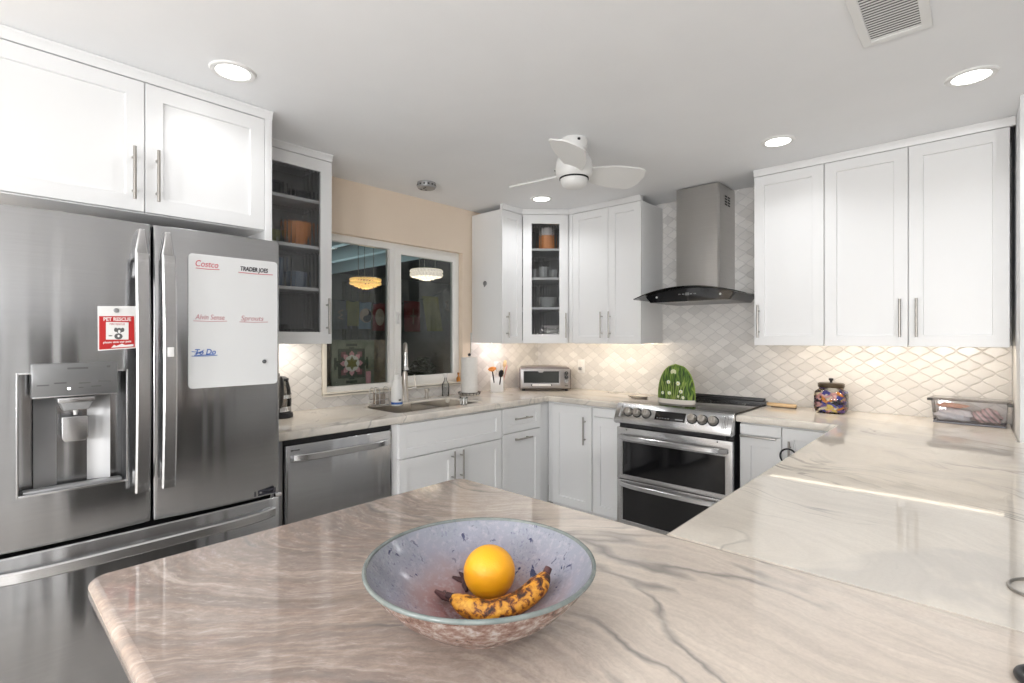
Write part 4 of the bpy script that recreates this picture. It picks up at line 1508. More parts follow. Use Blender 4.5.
MB()._add(basin(-sw, 0.02, -sdp, sdp, 0.21))._add(basin(0.045, sw, -sdp, sdp, 0.17)).box(0.0195, 0.0455, -sdp, sdp, -0.10, -0.0125, 0.003).build('basin', mat('sink_steel', (0.40, 0.37, 0.33), 0.3, 1.0), t, smooth=30)
MB().lathe([(0, -0.2085), (0.042, -0.2085), (0.045, -0.2095)], (-0.17, 0, 0), 24).build('drain', 'chrome', t)
MB().lathe([(0, -0.1685), (0.042, -0.1685), (0.045, -0.1695)], (0.19, 0, 0), 24).build('drain', 'chrome', t)

t = thing('faucet', 'tall brushed nickel pull-down kitchen faucet behind the sink', 'faucet', (0.100, -1.575, H), R(-33))
MB().lathe([(0, 0.0005), (0.030, 0.0005), (0.030, 0.008), (0.025, 0.016), (0.024, 0.10), (0.020, 0.16), (0.017, 0.20), (0, 0.20)], seg=28).build('body', 'nickel', t)
pts = [(0, 0, 0.19)]
for i in range(15):
    a = PI - PI * 1.02 * i / 14
    pts.append((0.055 + 0.055 * math.cos(a), 0, 0.345 + 0.055 * math.sin(a)))
MB().tube(pts, 0.0125, 14).build('spout', 'nickel', t)
MB().cyl((0.110, 0, 0.345), (0.111, 0, 0.250), 0.0135, 0.017).cyl((0.111, 0, 0.250), (0.111, 0, 0.225), 0.017, 0.024).build('spray_head', 'steel_lt', t)
MB().cyl((0.111, 0, 0.2248), (0.111, 0, 0.218), 0.022, 0.021).build('nozzle', 'dark', t)
MB().tube([(0, 0.020, 0.085), (0.004, 0.050, 0.092), (0.006, 0.078, 0.094)], 0.0085, 10).tube([(0.006, 0.072, 0.092), (0.004, 0.070, 0.150), (0, 0.064, 0.186)], [0.006, 0.005, 0.0045], 10).build('lever', 'nickel', t)

t = thing('soap_pump', 'short nickel soap pump on the worktop right of the faucet', 'soap pump', (0.085, -1.372, H), 0)
MB().lathe([(0, 0.0005), (0.020, 0.0005), (0.020, 0.010), (0.014, 0.014), (0.014, 0.055), (0.019, 0.058), (0.019, 0.072), (0, 0.074)], seg=24).build('body', 'nickel', t)
MB().tube([(0.0, 0, 0.066), (0.030, -0.01, 0.068), (0.044, -0.014, 0.060)], 0.006, 10).build('spout', 'nickel', t)

t = thing('dish_soap_bottle', 'white dish soap bottle standing left of the faucet', 'bottle', (0.250, -1.745, H), 0)
MB().lathe([(0, 0.0005), (0.032, 0.0005), (0.037, 0.006), (0.037, 0.105), (0.034, 0.135), (0.024, 0.160), (0.018, 0.170), (0, 0.170)], seg=28).build('body', 'plastic_w', t)
MB().lathe([(0, 0.205), (0.014, 0.205), (0.019, 0.200), (0.020, 0.171), (0, 0.171)], seg=24).build('cap', 'plastic_w', t)
MB().lathe([(0.0375, 0.012), (0.0375, 0.026), (0.0371, 0.026), (0.0371, 0.012)], seg=28).build('label_band', 'ink_blue', t)
MB().box(0.0365, 0.0385, -0.012, 0.008, 0.034, 0.046, 0.0005).build('print', 'ink_grey', t)

t = thing('sponge_rack', 'chrome wire sponge rack left of the white soap bottle', 'rack', (0.185, -1.835, H), 0)
mb = MB()
for y in (-0.05, -0.02, 0.05):
    mb.tube([(-0.035, y, 0.006), (-0.035, y, 0.105), (-0.020, y, 0.120), (0.020, y, 0.120), (0.035, y, 0.105), (0.035, y, 0.006)], 0.0028, 8)
build_each(mb, 'hoop', 'chrome', t)
mb = MB()
for z in (0.010, 0.045, 0.085):
    mb.tube([(-0.035, -0.05, z), (0.035, -0.05, z), (0.035, 0.05, z), (-0.035, 0.05, z)], 0.0022, 8, closed=True)
mb.build('rail', 'chrome', t)
MB().box(-0.045, 0.045, -0.062, 0.062, 0.0005, 0.006, 0.002).build('tray', 'nickel', t)
o = MB().box(0.163, 0.207, -1.872, -1.800, H + 0.012, H + 0.085, 0.010, 3).build('sponge', varied('grey_sponge', (0.24, 0.21, 0.18), (0.36, 0.31, 0.26), 60.0, 0.95))
meta(o, 'greyish brown sponge standing in the chrome wire rack', 'sponge')

t = thing('clear_bottle', 'slim clear glass bottle with a white cap on the worktop under the window', 'bottle', (0.062, -1.175, H), 0)
MB().lathe([(0, 0.0005), (0.026, 0.0005), (0.028, 0.006), (0.028, 0.090), (0.012, 0.118), (0.010, 0.140), (0.0085, 0.140), (0.0105, 0.117), (0.026, 0.089), (0.026, 0.006), (0, 0.005)], seg=28).build('body', 'clear', t)
MB().lathe([(0, 0.141), (0.012, 0.141), (0.017, 0.150), (0.019, 0.164), (0.012, 0.174), (0, 0.176)], seg=24).build('cap', 'plastic_w', t)
MB().lathe([(0, 0.0065), (0.0255, 0.0065), (0.0255, 0.066), (0, 0.066)], seg=28).build('liquid', see_through('clear_liquid', (0.93, 0.93, 0.93), 0.4), t)

o = MB().lathe([(0, 1.0065), (0.014, 1.0065), (0.016, 1.011), (0.016, 1.038), (0.007, 1.050), (0.006, 1.064), (0.009, 1.066), (0.009, 1.082), (0, 1.083)], seg=20).build('amber_bottle', 'amber')
o.location = (-0.006, -0.985, 0)
meta(o, 'tiny amber bottle at the right end of the window sill', 'bottle')

t = thing('tumbler', 'small clear tumbler with white stripes at the front rim of the sink', 'tumbler', (0.545, -1.425, H), 0)
MB().lathe([(0, 0.0005), (0.020, 0.0005), (0.027, 0.052), (0.0255, 0.052), (0.019, 0.004), (0, 0.004)], seg=28).build('glass', 'clear', t)
mb = MB()
for k in range(8):
    a = 2 * PI * k / 8
    mb.box(0.0245, 0.0255, -0.004, 0.004, 0.008, 0.048, mtx=Matrix.Rotation(a, 4, 'Z'))
build_each(mb, 'stripe', 'plastic_w', t)

# paper towel holder
t = thing('paper_towel_holder', 'metal stand holding the paper towel roll, right of the window', 'holder', (0.150, -1.010, H), 0)
MB().lathe([(0, 0.0005), (0.078, 0.0005), (0.080, 0.010), (0.070, 0.014), (0.010, 0.016), (0, 0.016)], seg=36).build('base', 'nickel', t)
MB().cyl((0, 0, 0.015), (0, 0, 0.306), 0.007).build('rod', 'nickel', t)
MB().sphere((0, 0, 0.313), 0.012).build('finial', 'iron', t)
mb = MB()
mb.tube([(0.088 * math.cos(a), 0.088 * math.sin(a), 0.024) for a in [2 * PI * k / 40 for k in range(40)]], 0.0025, 8, closed=True)
for k in range(18):
    a = 2 * PI * k / 18
    mb.tube([(0.079 * math.cos(a), 0.079 * math.sin(a), 0.006), (0.088 * math.cos(a), 0.088 * math.sin(a), 0.024)], 0.0018, 6)
mb.build('wire_rail', 'iron', t)
o = MB().lathe([(0.020, 0.018), (0.062, 0.018), (0.063, 0.022), (0.063, 0.288), (0.062, 0.292), (0.020, 0.292), (0.020, 0.018)], seg=40).build('paper_towel_roll', 'paper')
o.location = (0.150, -1.010, H)
meta(o, 'white paper towel roll on the metal stand', 'paper towels')

# utensil crock
CR = Vector((0.135, -0.680, H))
t = thing('utensil_crock', 'square white ceramic crock holding kitchen utensils', 'crock', CR, R(38))
mb = MB()
mb.prism([(-0.052, -0.052), (0.052, -0.052), (0.052, 0.052), (-0.052, 0.052)], 0.003, 0.128, 'z', bev=0.003, holes=[[(-0.046, -0.046), (0.046, -0.046), (0.046, 0.046), (-0.046, 0.046)]])
mb.build('wall', 'ceramic_w', t)
MB().box(-0.050, 0.050, -0.050, 0.050, 0.0005, 0.006, 0.002).build('base', 'ceramic_w', t)


def utensil(name, label, dx, dy, lean, L, head):
    t = thing(name, label, 'utensil', CR + Vector((dx * 0.25, dy * 0.25, 0.0075)), 0, None)
    d = Vector((lean[0], lean[1], 1)).normalized()
    q = d.to_track_quat('Z', 'Y')
    t.rotation_mode = 'QUATERNION'
    t.rotation_quaternion = q
    head(t, L)
    return t


def h_brush(t, L):
    MB().cyl((0, 0, 0), (0, 0, L), 0.005, seg=10).build('handle', 'iron', t)
    mb = MB()
    mb.sphere((0, 0, L + 0.012), 0.024, (1, 1, 0.8))
    for k in range(9):
        a = 2 * PI * k / 9
        mb.sphere((0.024 * math.cos(a), 0.024 * math.sin(a), L + 0.014), 0.011, (1, 1, 0.7), 10, 6)
    mb.build('sponge_head', 'wrap_orange', t)


def h_spoon(m):
    def f(t, L):
        MB().cyl((0, 0, 0), (0, 0, L), 0.005, 0.0045, 10).build('handle', m, t)
        MB().sphere((0, 0, L + 0.026), 0.030, (0.72, 0.25, 1.1)).build('bowl', m, t)
    return f


def h_spatula(m):
    def f(t, L):
        MB().cyl((0, 0, 0), (0, 0, L), 0.0045, seg=10).build('handle', m, t)
        MB().prism([(-0.018, L - 0.004), (0.018, L - 0.004), (0.026, L + 0.060), (-0.026, L + 0.060)], -0.002, 0.002, 'y', bev=0.001).build('blade', m, t)
    return f


def h_whisk(t, L):
    MB().cyl((0, 0, 0), (0, 0, L), 0.006, seg=10).build('handle', 'chrome', t)
    mb = MB()
    for k in range(4):
        a = PI * k / 4
        pts = []
        for i in range(13):
            b = PI * i / 12
            r = 0.026 * math.sin(b) * (1 if i else 0)
            s_ = -1 if i < 6 else 1
            pts.append((0.026 * math.cos(b + PI / 2) * -1 * math.cos(a) if False else (-0.026 * math.cos(b)) * math.cos(a), (-0.026 * math.cos(b)) * math.sin(a), L + 0.075 * math.sin(b)))
        mb.tube([(0, 0, L)] + pts + [(0, 0, L)], 0.0009, 5)
    mb.build('wires', 'chrome', t)


utensil('dish_brush', 'utensil with an orange head leaning left out of the white crock', 0.0, -0.11, (0.16, -0.36), 0.185, h_brush)
utensil('serving_spoon', 'dark spoon leaning over the left rim of the white crock', 0.12, -0.06, (0.32, -0.16), 0.130, h_spoon('iron'))
utensil('whisk', 'wire whisk standing in the middle of the white crock', 0.01, 0.02, (0.02, 0.03), 0.160, h_whisk)
utensil('wooden_spoon', 'wooden spoon leaning right out of the white crock', 0.05, 0.08, (0.02, 0.22), 0.200, h_spoon('woodlt'))
utensil('spatula', 'pale spatula standing at the back of the white crock', -0.06, 0.06, (-0.10, 0.06), 0.180, h_spatula('plastic_w'))
utensil('slotted_spoon', 'pink spoon between the whisk and the wooden spoon in the crock', 0.13, 0.02, (0.18, 0.16), 0.165, h_spoon('wrap_pink'))

# kettle at the far left
t = thing('kettle', 'glass and steel kettle with black handle beside the fridge', 'kettle', (0.165, -2.478, H), R(-12))
MB().lathe([(0, 0.0005), (0.080, 0.0005), (0.082, 0.008), (0.078, 0.026), (0.070, 0.030), (0, 0.030)], seg=36).build('power_base', 'iron', t)
MB().lathe([(0, 0.031), (0.070, 0.031), (0.074, 0.036), (0.073, 0.062), (0, 0.062)], seg=36).build('heater_band', 'chrome', t)
MB().lathe([(0.072, 0.0625), (0.073, 0.100), (0.066, 0.165), (0.056, 0.205), (0.054, 0.205), (0.064, 0.165), (0.071, 0.100), (0.070, 0.0625)], seg=36).build('jug', 'kettle_glass', t)
MB().lathe([(0.058, 0.2055), (0.058, 0.216), (0.040, 0.228), (0.012, 0.232), (0.012, 0.246), (0, 0.247), (0, 0.2055)], seg=36).build('lid', 'iron', t)
MB().tube([(0.058, 0, 0.214), (0.092, 0, 0.218), (0.112, 0, 0.190), (0.114, 0, 0.140), (0.098, 0, 0.090), (0.074, 0, 0.066)], [0.012, 0.013, 0.012, 0.011, 0.010, 0.008], 12, flat=1.4).build('handle', 'black', t)
MB().lathe([(0.0738, 0.108), (0.0735, 0.128), (0.0725, 0.128), (0.0728, 0.108)], seg=36).build('band', 'chrome', t)

# toaster oven across the corner
a = Vector((0.232, -0.520))
b = Vector((0.552, -0.228))
ta = math.atan2(b.y - a.y, b.x - a.x)
t = thing('toaster_oven', 'grey toaster oven standing across the corner of the worktop', 'toaster oven', (a.x, a.y, H), ta)
W, D, hh = (b - a).length, 0.27, 0.205
mb = MB()
mb.prism([(0.0, 0.016), (W, 0.016), (W, hh - 0.030), (W - 0.018, hh - 0.010), (W * 0.5, hh), (0.018, hh - 0.010), (0.0, hh - 0.030)], 0.004, D, 'y', bev=0.006)
tbod = mb.build('body', 'toaster', t, smooth=40)
mb = MB()
for x in (0.035, W - 0.035):
    for y in (0.03, D - 0.03):
        mb.cyl((x, y, 0.0005), (x, y, 0.018), 0.013)
build_each(mb, 'foot', 'black', t)
MB().box(0.014, W - 0.010, -0.002, 0.0038, 0.024, hh - 0.022, 0.003).build('fascia', 'toaster_face', t)
dd = MB()
dx0, dx1, dz0, dz1 = 0.022, W * 0.800, 0.034, hh - 0.028
dd.prism([(dx0, dz0), (dx1, dz0), (dx1, dz1), (dx0, dz1)], -0.014, -0.0025, 'y', bev=0.003, holes=[[(dx0 + 0.016, dz0 + 0.034), (dx1 - 0.016, dz0 + 0.034), (dx1 - 0.016, dz1 - 0.012), (dx0 + 0.016, dz1 - 0.012)]])
dd = dd.build('door', 'toaster_face', t)
gm = mat('oven_window', (0.05, 0.055, 0.055), 0.06, spec=0.7)
MB().box(dx0 + 0.0162, dx1 - 0.0162, -0.0105, -0.003, dz0 + 0.0342, dz1 - 0.0122).build('window', gm, dd)
hp = [((dx0 + (dx1 - dx0) * (0.26 + 0.48 * i / 12)), -0.036 - 0.006 * math.sin(PI * i / 12), dz0 + 0.018) for i in range(13)]
MB().tube(hp, 0.0075, 10).build('handle', 'plastic_w', dd)
build_each(MB().cyl((hp[0][0], -0.012, dz0 + 0.018), (hp[0][0], -0.040, dz0 + 0.018), 0.009).cyl((hp[-1][0], -0.012, dz0 + 0.018), (hp[-1][0], -0.040, dz0 + 0.018), 0.009), 'handle_end', 'black', dd)
MB().prism([(W * 0.36, dz1 - 0.012), (W * 0.47, dz1 - 0.012), (W * 0.45, dz1 - 0.022), (W * 0.38, dz1 - 0.022)], -0.0115, -0.0106, 'y').build('reflector', 'toaster_face', dd)
for z, k in ((hh - 0.056, 'black'), (hh - 0.090, 'black'), (hh - 0.124, 'chrome')):
    kb = MB().cyl((W * 0.905, -0.0022, z), (W * 0.905, -0.020, z), 0.0165, 0.015, 24)
    kb = kb.build('knob', k, t)
    MB().box(W * 0.905 - 0.0008, W * 0.905 + 0.0008, -0.0210, -0.0201, z + 0.003, z + 0.010).build('pointer', 'plastic_w' if k == 'black' else 'black', kb)
MB().box(W * 0.875, W * 0.935, -0.004, -0.0018, 0.040, 0.047).build('lettering_strip', 'ink_grey', t)

# outlet
t = thing('wall_outlet', 'white wall outlet with a plug on the tiles right of the toaster oven', 'outlet', (0.505, -0.0095, 1.055), 0)
MB().box(-0.036, 0.036, -0.006, 0, 0, 0.115, 0.002).build('cover_plate', 'plastic_w', t)
MB().box(-0.017, 0.017, -0.0075, -0.0062, 0.020, 0.095, 0.001).build('receptacle', 'ceramic_w', t)
MB().box(-0.014, 0.014, -0.030, -0.0077, 0.024, 0.050, 0.004).build('plug', 'midgrey', t)

# hook on the side of the narrow wall cabinet
o = MB()
o.lathe([(0, 0), (0.019, 0), (0.020, 0.004), (0.015, 0.010), (0, 0.012)], seg=24)
o.box(-0.006, 0.006, -0.030, 0.0, 0.004, 0.011, 0.003)
o.xf(Matrix.Translation((0.163, -0.8515, 1.792)) @ Matrix.Rotation(PI / 2, 4, 'X'))
o = o.build('wall_hook', 'steel_side')
meta(o, 'small grey oval hook on the side of the narrow wall cabinet', 'hook')

# ================================================================== AROUND THE RANGE
# tea cosy standing on the cooktop
t = thing('tea_cosy', 'green dome-shaped tea cosy printed with stems and daisies, on the range', 'tea cosy', (1.580, -0.470, 0.9245), 0)
hw, hz = 0.126, 0.258
tb = bmesh.new()
rows = []
nz, na = 15, 32
for k in range(nz + 1):
    z = 0.030 + (hz - 0.030) * k / nz
    u = (z - 0.030) / (hz - 0.030)
    wx = hw * (1 - u ** 2.5) ** 0.5 if u < 1 else 0.0
    wy = 0.042 * (1 - u ** 2.2) ** 0.5 if u < 1 else 0.0
    if k == nz:
        rows.append([tb.verts.new((0, 0, z))])
    else:
        rows.append([tb.verts.new((wx * math.cos(2 * PI * i / na), wy * math.sin(2 * PI * i / na), z)) for i in range(na)])
for A, B in zip(rows, rows[1:]):
    for i in range(na):
        if len(B) == 1:
            tb.faces.new((A[i], A[(i + 1) % na], B[0]))
        else:
            tb.faces.new((A[i], A[(i + 1) % na], B[(i + 1) % na], B[i]))
tb.faces.new(rows[0][::-1])
MB()._add(tb).build('cover', 'leafy', t, smooth=60)
mb = MB()
mb.lathe([(0, 0.0005), (0.98, 0.0005), (1.02, 0.014), (1.0, 0.030), (0, 0.0305)], seg=40)
mb.xf(Matrix.Diagonal((hw, 0.046, 1, 1)))
mb.build('hem', 'band', t)
mb = MB()
mb.tube([(hw * (1 - u ** 2.5) ** 0.5 * s_, 0, 0.030 + (hz - 0.030) * u) for s_, u in [(-1, i / 14 * 0.999) for i in range(15)] + [(1, 0.999 - i / 14 * 0.999) for i in range(1, 15)]], 0.0045, 8)
mb.build('piping', varied('lime_piping', (0.18, 0.27, 0.03), (0.26, 0.34, 0.07), 30.0, 0.8), t)


def cosy_y(x, z):
    u = (z - 0.030) / (hz - 0.030)
    wx = hw * (1 - u ** 2.5) ** 0.5
    wy = 0.042 * (1 - u ** 2.2) ** 0.5
    return -wy * math.sqrt(max(0, 1 - (x / wx) ** 2))


for (x, z, r) in ((-0.038, 0.142, 0.0125), (0.028, 0.136, 0.0140), (-0.030, 0.070, 0.0120), (-0.080, 0.068, 0.0105), (0.048, 0.084, 0.0125), (0.062, 0.046, 0.0105), (0.030, 0.052, 0.008)):
    y = cosy_y(x, z)
    pet = MB()
    for k in range(8):
        aa = 2 * PI * k / 8
        pet.sphere((x + r * 0.62 * math.cos(aa), y - 0.001, z + r * 0.62 * math.sin(aa)), 1, (r * 0.42, 0.0016, r * 0.42), 8, 6)
    f = pet.build('daisy', 'petal', t)
    MB().sphere((x, y - 0.0026, z), 1, (r * 0.36, 0.0016, r * 0.36), 10, 6).build('flower_eye', 'pollen', f)
mb = MB()
for k in range(5):
    aa = PI * (0.15 + 0.7 * k / 4)
    mb.sphere((-0.006 + 0.013 * math.cos(aa), cosy_y(0, 0.205) - 0.0035, 0.205 + 0.010 * math.sin(aa)), 1, (0.008, 0.003, 0.013), 10, 8)
mb.build('tulip', varied('pale_tulip', (0.62, 0.62, 0.38), (0.74, 0.74, 0.52), 60.0, 0.8), t)
mb = MB()
for i in range(9):
    x0 = -0.085 + i * 0.021
    x1 = x0 * 0.55
    mb.tube([(x0 * 0.55, cosy_y(x0 * 0.55, 0.034) - 0.0005, 0.034), (x0 * 0.75, cosy_y(x0 * 0.75, 0.09) - 0.0005, 0.09), (x0 * 0.95, cosy_y(x0 * 0.95, 0.145) - 0.0005, 0.145)], 0.0022, 6)
mb.build('stems', varied('printed_stems', (0.22, 0.30, 0.05), (0.32, 0.38, 0.12), 30.0, 0.8), t)

t = thing('spoon_rest', 'small flat dish lying on the worktop left of the range', 'dish', (1.205, -0.300, H), R(12))
mb = MB()
mb.lathe([(0, 0.0005), (0.60, 0.0005), (0.92, 0.008), (1.0, 0.013), (0.97, 0.015), (0.88, 0.0105), (0.58, 0.004), (0, 0.004)], seg=36)
mb.xf(Matrix.Diagonal((0.070, 0.046, 1, 1)))
mb.build('dish', varied('cream_glaze', (0.66, 0.58, 0.48), (0.72, 0.64, 0.54), 10.0, 0.25), t)
mb = MB()
mb.tube([(0.0705 * math.cos(q), 0.0465 * math.sin(q), 0.0142) for q in [2 * PI * k / 36 for k in range(36)]], 0.0016, 6, closed=True)
mb.build('rim', 'iron', t)

t = thing('wooden_turner', 'narrow wooden turner lying on the worktop right of the range', 'utensil', (2.050, -0.150, H), R(-4))
mb = MB()
mb.prism([(0.0, -0.012), (0.030, -0.016), (0.160, -0.018), (0.170, -0.010), (0.170, 0.010), (0.160, 0.018), (0.030, 0.016), (0.0, 0.012)], 0.008, 0.028, 'z', bev=0.005)
mb.build('handle', 'woodlt', t)
MB().box(0.025, 0.168, -0.016, 0.016, 0.0005, 0.0078, 0.002).build('underside', 'wooddk', t)
MB().cyl((-0.004, 0, 0.017), (0.0, 0, 0.017), 0.010).build('end_cap', 'chrome', t)

# candy jar
JX, JY = 2.408, -0.175
t = thing('candy_jar', 'clear glass jar with a dark lid, full of wrapped candies', 'jar', (JX, JY, H), 0)


def sq(rx, z, n=40, p=3.2):
    out = []
    for k in range(n):
        q = 2 * PI * k / n
        cc, ss = math.cos(q), math.sin(q)
        r = rx / (abs(cc) ** p + abs(ss) ** p) ** (1 / p)
        out.append((r * cc, r * ss, z))
    return out


tb = bmesh.new()
prof = [(0.066, 0.001, 3.2), (0.078, 0.010, 3.2), (0.084, 0.030, 3.4), (0.084, 0.108, 3.4), (0.078, 0.128, 3.0), (0.064, 0.140, 2.3), (0.062, 0.150, 2.0)]
rows = [[tb.verts.new(q) for q in sq(r, z, 40, p)] for r, z, p in prof]
for A, B in zip(rows, rows[1:]):
    for i in range(40):
        tb.faces.new((A[i], A[(i + 1) % 40], B[(i + 1) % 40], B[i]))
tb.faces.new(rows[0][::-1])
MB()._add(tb).build('jar_wall', 'clear', t, smooth=60)
MB().lathe([(0.0, 0.151), (0.067, 0.151), (0.069, 0.154), (0.069, 0.172), (0.064, 0.176), (0, 0.178)], seg=40).build('lid', mat('bronze_lid', (0.10, 0.075, 0.05), 0.3, 0.8), t)
MB().lathe([(0, 0.178), (0.007, 0.178), (0.006, 0.186), (0.0125, 0.194), (0.012, 0.203), (0, 0.206)], seg=24).build('lid_knob', 'iron', t)
wr = [('wrap_blue', 'blue'), ('wrap_violet', 'violet'), ('wrap_orange', 'orange'), ('wrap_cream', 'cream'), ('wrap_black', 'black'), ('wrap_yellow', 'yellow'), ('wrap_pink', 'pink'), ('wrap_blue', 'blue')]
protos = {}
for key, cn in wr[:7]:
    mb = MB()
    mb.box(-0.0165, 0.0165, -0.0085, 0.0085, -0.0055, 0.0055, 0.003)
    for s_ in (-1, 1):
        mb.prism([(s_ * 0.016, -0.003), (s_ * 0.024, -0.008), (s_ * 0.024, 0.008), (s_ * 0.016, 0.003)], -0.0006, 0.0006, 'z')
    protos[cn] = mb.build('wrapped_candy', key)
    meta(protos[cn], cn + ' wrapped candy in the glass jar', 'candy', cn + ' wrapped candies in the glass jar')
used = set()
rnd = random.Random(3)
n = 0
for lay in range(8):
    z = 0.016 + lay * 0.0142
    cells = [(i, j) for i in range(-2, 3) for j in range(-2, 3)]
    # ring of candies close to the glass, the core stays loose
    for (i, j) in cells:
        if abs(i) < 2 and abs(j) < 2:
            continue
        if j == 2 and abs(i) < 2:
            continue
        key, cn = rnd.choice(wr)
        if cn in used:
            o = protos[cn].copy()
            COL.objects.link(o)
        else:
            o = protos[cn]
            used.add(cn)
        sc = 0.0268
        o.location = (JX + i * sc + rnd.uniform(-0.003, 0.003), JY + j * sc + rnd.uniform(-0.003, 0.003), H + z + rnd.uniform(-0.001, 0.001))
        yaw = rnd.uniform(-0.5, 0.5) + (0 if abs(j) == 2 else PI / 2)
        o.rotation_euler = (rnd.uniform(-1.3, 1.3), rnd.choice((-1, 1)) * rnd.uniform(0.1, 0.95), yaw)
        n += 1
for cn in list(protos):
    if cn not in used:
        bpy.data.objects.remove(protos[cn])

# clear bin with cloths
t = thing('plastic_bin', 'clear plastic lidded bin on the worktop against the tiles at right', 'bin', (2.868, -0.222, H), R(-4))
W, D, hh = 0.292, 0.150, 0.120
tb = bmesh.new()
ins = 0.010
lo = [(ins, ins), (W - ins, ins), (W - ins, D - ins), (ins, D - ins)]
hi = [(0, 0), (W, 0), (W, D), (0, D)]
A = [tb.verts.new((x, y, 0.001)) for x, y in lo]
B = [tb.verts.new((x, y, hh)) for x, y in hi]
for k in range(4):
    tb.faces.new((A[k], A[(k + 1) % 4], B[(k + 1) % 4], B[k]))
tb.faces.new(A[::-1])
bmesh.ops.bevel(tb, geom=[e for e in tb.edges if not e.is_boundary], offset=0.006, segments=3, affect='EDGES')
MB()._add(tb).build('tub', 'plastic_clear', t, smooth=50)
MB().box(-0.010, W + 0.010, -0.010, D + 0.010, hh + 0.0005, hh + 0.010, 0.004).build('lid', see_through('lid_plastic', (0.80, 0.78, 0.78), 1.4, 0.1), t)
build_each(MB().box(-0.020, 0.004, 0.03, 0.055, hh - 0.008, hh + 0.006, 0.003).box(W - 0.004, W + 0.016, -0.004, 0.03, hh - 0.012, hh + 0.004, 0.003), 'latch', 'darkgrey', t)
mb = MB()
mb.tube([(ins, ins - 0.001, 0.006), (W - ins, ins - 0.001, 0.006), (W - ins, D - ins, 0.006), (ins, D - ins, 0.006)], 0.004, 8, closed=True)
mb.build('base_rim', mat('bin_rim', (0.18, 0.19, 0.23), 0.3), t)


def lump(name, m, c, sc, label, cat, seed, rz=0.0):
    rr_ = random.Random(seed)
    tb = bmesh.new()
    bmesh.ops.create_icosphere(tb, subdivisions=4, radius=1)
    ph_ = [rr_.uniform(0, 6) for _ in range(6)]
    for v in tb.verts:
        x, y, z = v.co
        f = 1 + 0.09 * math.sin(5 * x + ph_[0] + 2 * z) + 0.07 * math.sin(9 * z + ph_[1] + 3 * x) + 0.05 * math.sin(13 * x + ph_[2] + 4 * y)
        v.co = Vector((x * sc[0] * f, y * sc[1] * f, max(z, -0.75) * sc[2] * f))
    o = MB()._add(tb).build(name, m, loc=c, rot=(0, 0, rz))
    return meta(o, label, cat)


lump('folded_cloth', 'linen', (2.960, -0.155, H + 0.0405), (0.078, 0.046, 0.036), 'crumpled white cloth at the left end inside the clear bin', 'cloth', 1, -0.07)
lump('folded_cloth', 'striped', (3.088, -0.164, H + 0.0440), (0.056, 0.044, 0.038), 'pinkish striped cloth at the right end inside the clear bin', 'cloth', 2, -0.07)
lump('folded_cloth', 'salmon', (2.952, -0.155, H + 0.0890), (0.062, 0.036, 0.013), 'salmon cloth lying on the white one inside the clear bin', 'cloth', 3, -0.07)

# ================================================================== BOWL AND FRUIT
BC = Vector((2.474, -3.131, H))
t = thing('fruit_bowl', 'speckled lavender stoneware bowl with fruit on the foreground counter', 'bowl', BC, 0)
inn = [(0, 0.014), (0.040, 0.0145), (0.075, 0.022), (0.105, 0.037), (0.135, 0.060), (0.158, 0.083), (0.172, 0.1015)]
outp = [(0.174, 0.0985), (0.160, 0.078), (0.136, 0.052), (0.106, 0.028), (0.080, 0.014), (0.066, 0.008), (0.064, 0.0006), (0, 0.0006)]
MB().lathe([(0, 0.0141)] + inn[1:], seg=72).build('inside', 'glaze', t, smooth=80)
MB().lathe(outp, seg=72).build('outside', 'glaze_out', t, smooth=60)
mb = MB()
mb.tube([(0.1742 * math.cos(2 * PI * k / 72), 0.1742 * math.sin(2 * PI * k / 72), 0.1010) for k in range(72)], 0.0034, 10, closed=True)
mb.build('rim', 'rim', t)
t = thing('orange', 'bright orange fruit resting in the stoneware bowl', 'orange', (2.450, -3.088, H + 0.0185), 0)
tb = bmesh.new()
bmesh.ops.create_uvsphere(tb, u_segments=40, v_segments=24, radius=0.0425)
for v in tb.verts:
    v.co.z *= 0.97
    v.co.z += 0.0415
fr = MB()._add(tb).build('fruit', 'orange', t, smooth=180)
MB().lathe([(0, 0.0008), (0.0028, 0.0006), (0.004, -0.0015), (0, -0.0015)], (0, 0, 0.0802), 10).xf(Matrix.Translation((0, 0, 0.0402)) @ Matrix.Rotation(R(125), 4, Vector((0.6, 0.8, 0))) @ Matrix.Translation((0, 0, -0.0402))).build('navel', varied('dry_navel', (0.35, 0.20, 0.04), (0.45, 0.28, 0.06), 50.0, 0.8), t)


def banana(t, pts, rs, sq_=0.88):
    """soft five-sided fruit swept along pts"""
    n = len(pts)
    tb = bmesh.new()
    rows = []
    P = [Vector(p) for p in pts]
    for i, p in enumerate(P):
        d = (P[min(i + 1, n - 1)] - P[max(i - 1, 0)]).normalized()
        xv = d.cross(Vector((0, 0, 1))).normalized()
        yv = xv.cross(d).normalized()
        row = []
        for k in range(20):
            q = 2 * PI * k / 20
            r = rs[i] * (1 + 0.07 * math.cos(5 * q))
            row.append(tb.verts.new(p + xv * r * math.cos(q) + yv * r * math.sin(q) * sq_))
        rows.append(row)
    for A, B in zip(rows, rows[1:]):
        for k in range(20):
            tb.faces.new((A[k], A[(k + 1) % 20], B[(k + 1) % 20], B[k]))
    tb.faces.new(rows[0])
    tb.faces.new(rows[-1][::-1])
    bmesh.ops.recalc_face_normals(tb, faces=tb.faces[:])
    return MB()._add(tb)


# banana: lies along the near side of the bowl, right end rising up the wall
ctrl = [Vector(p) for p in ((-0.012, -0.052, 0.040), (0.020, -0.046, 0.035), (0.052, -0.030, 0.035), (0.076, 0.006, 0.043), (0.084, 0.042, 0.056), (0.083, 0.062, 0.068))]


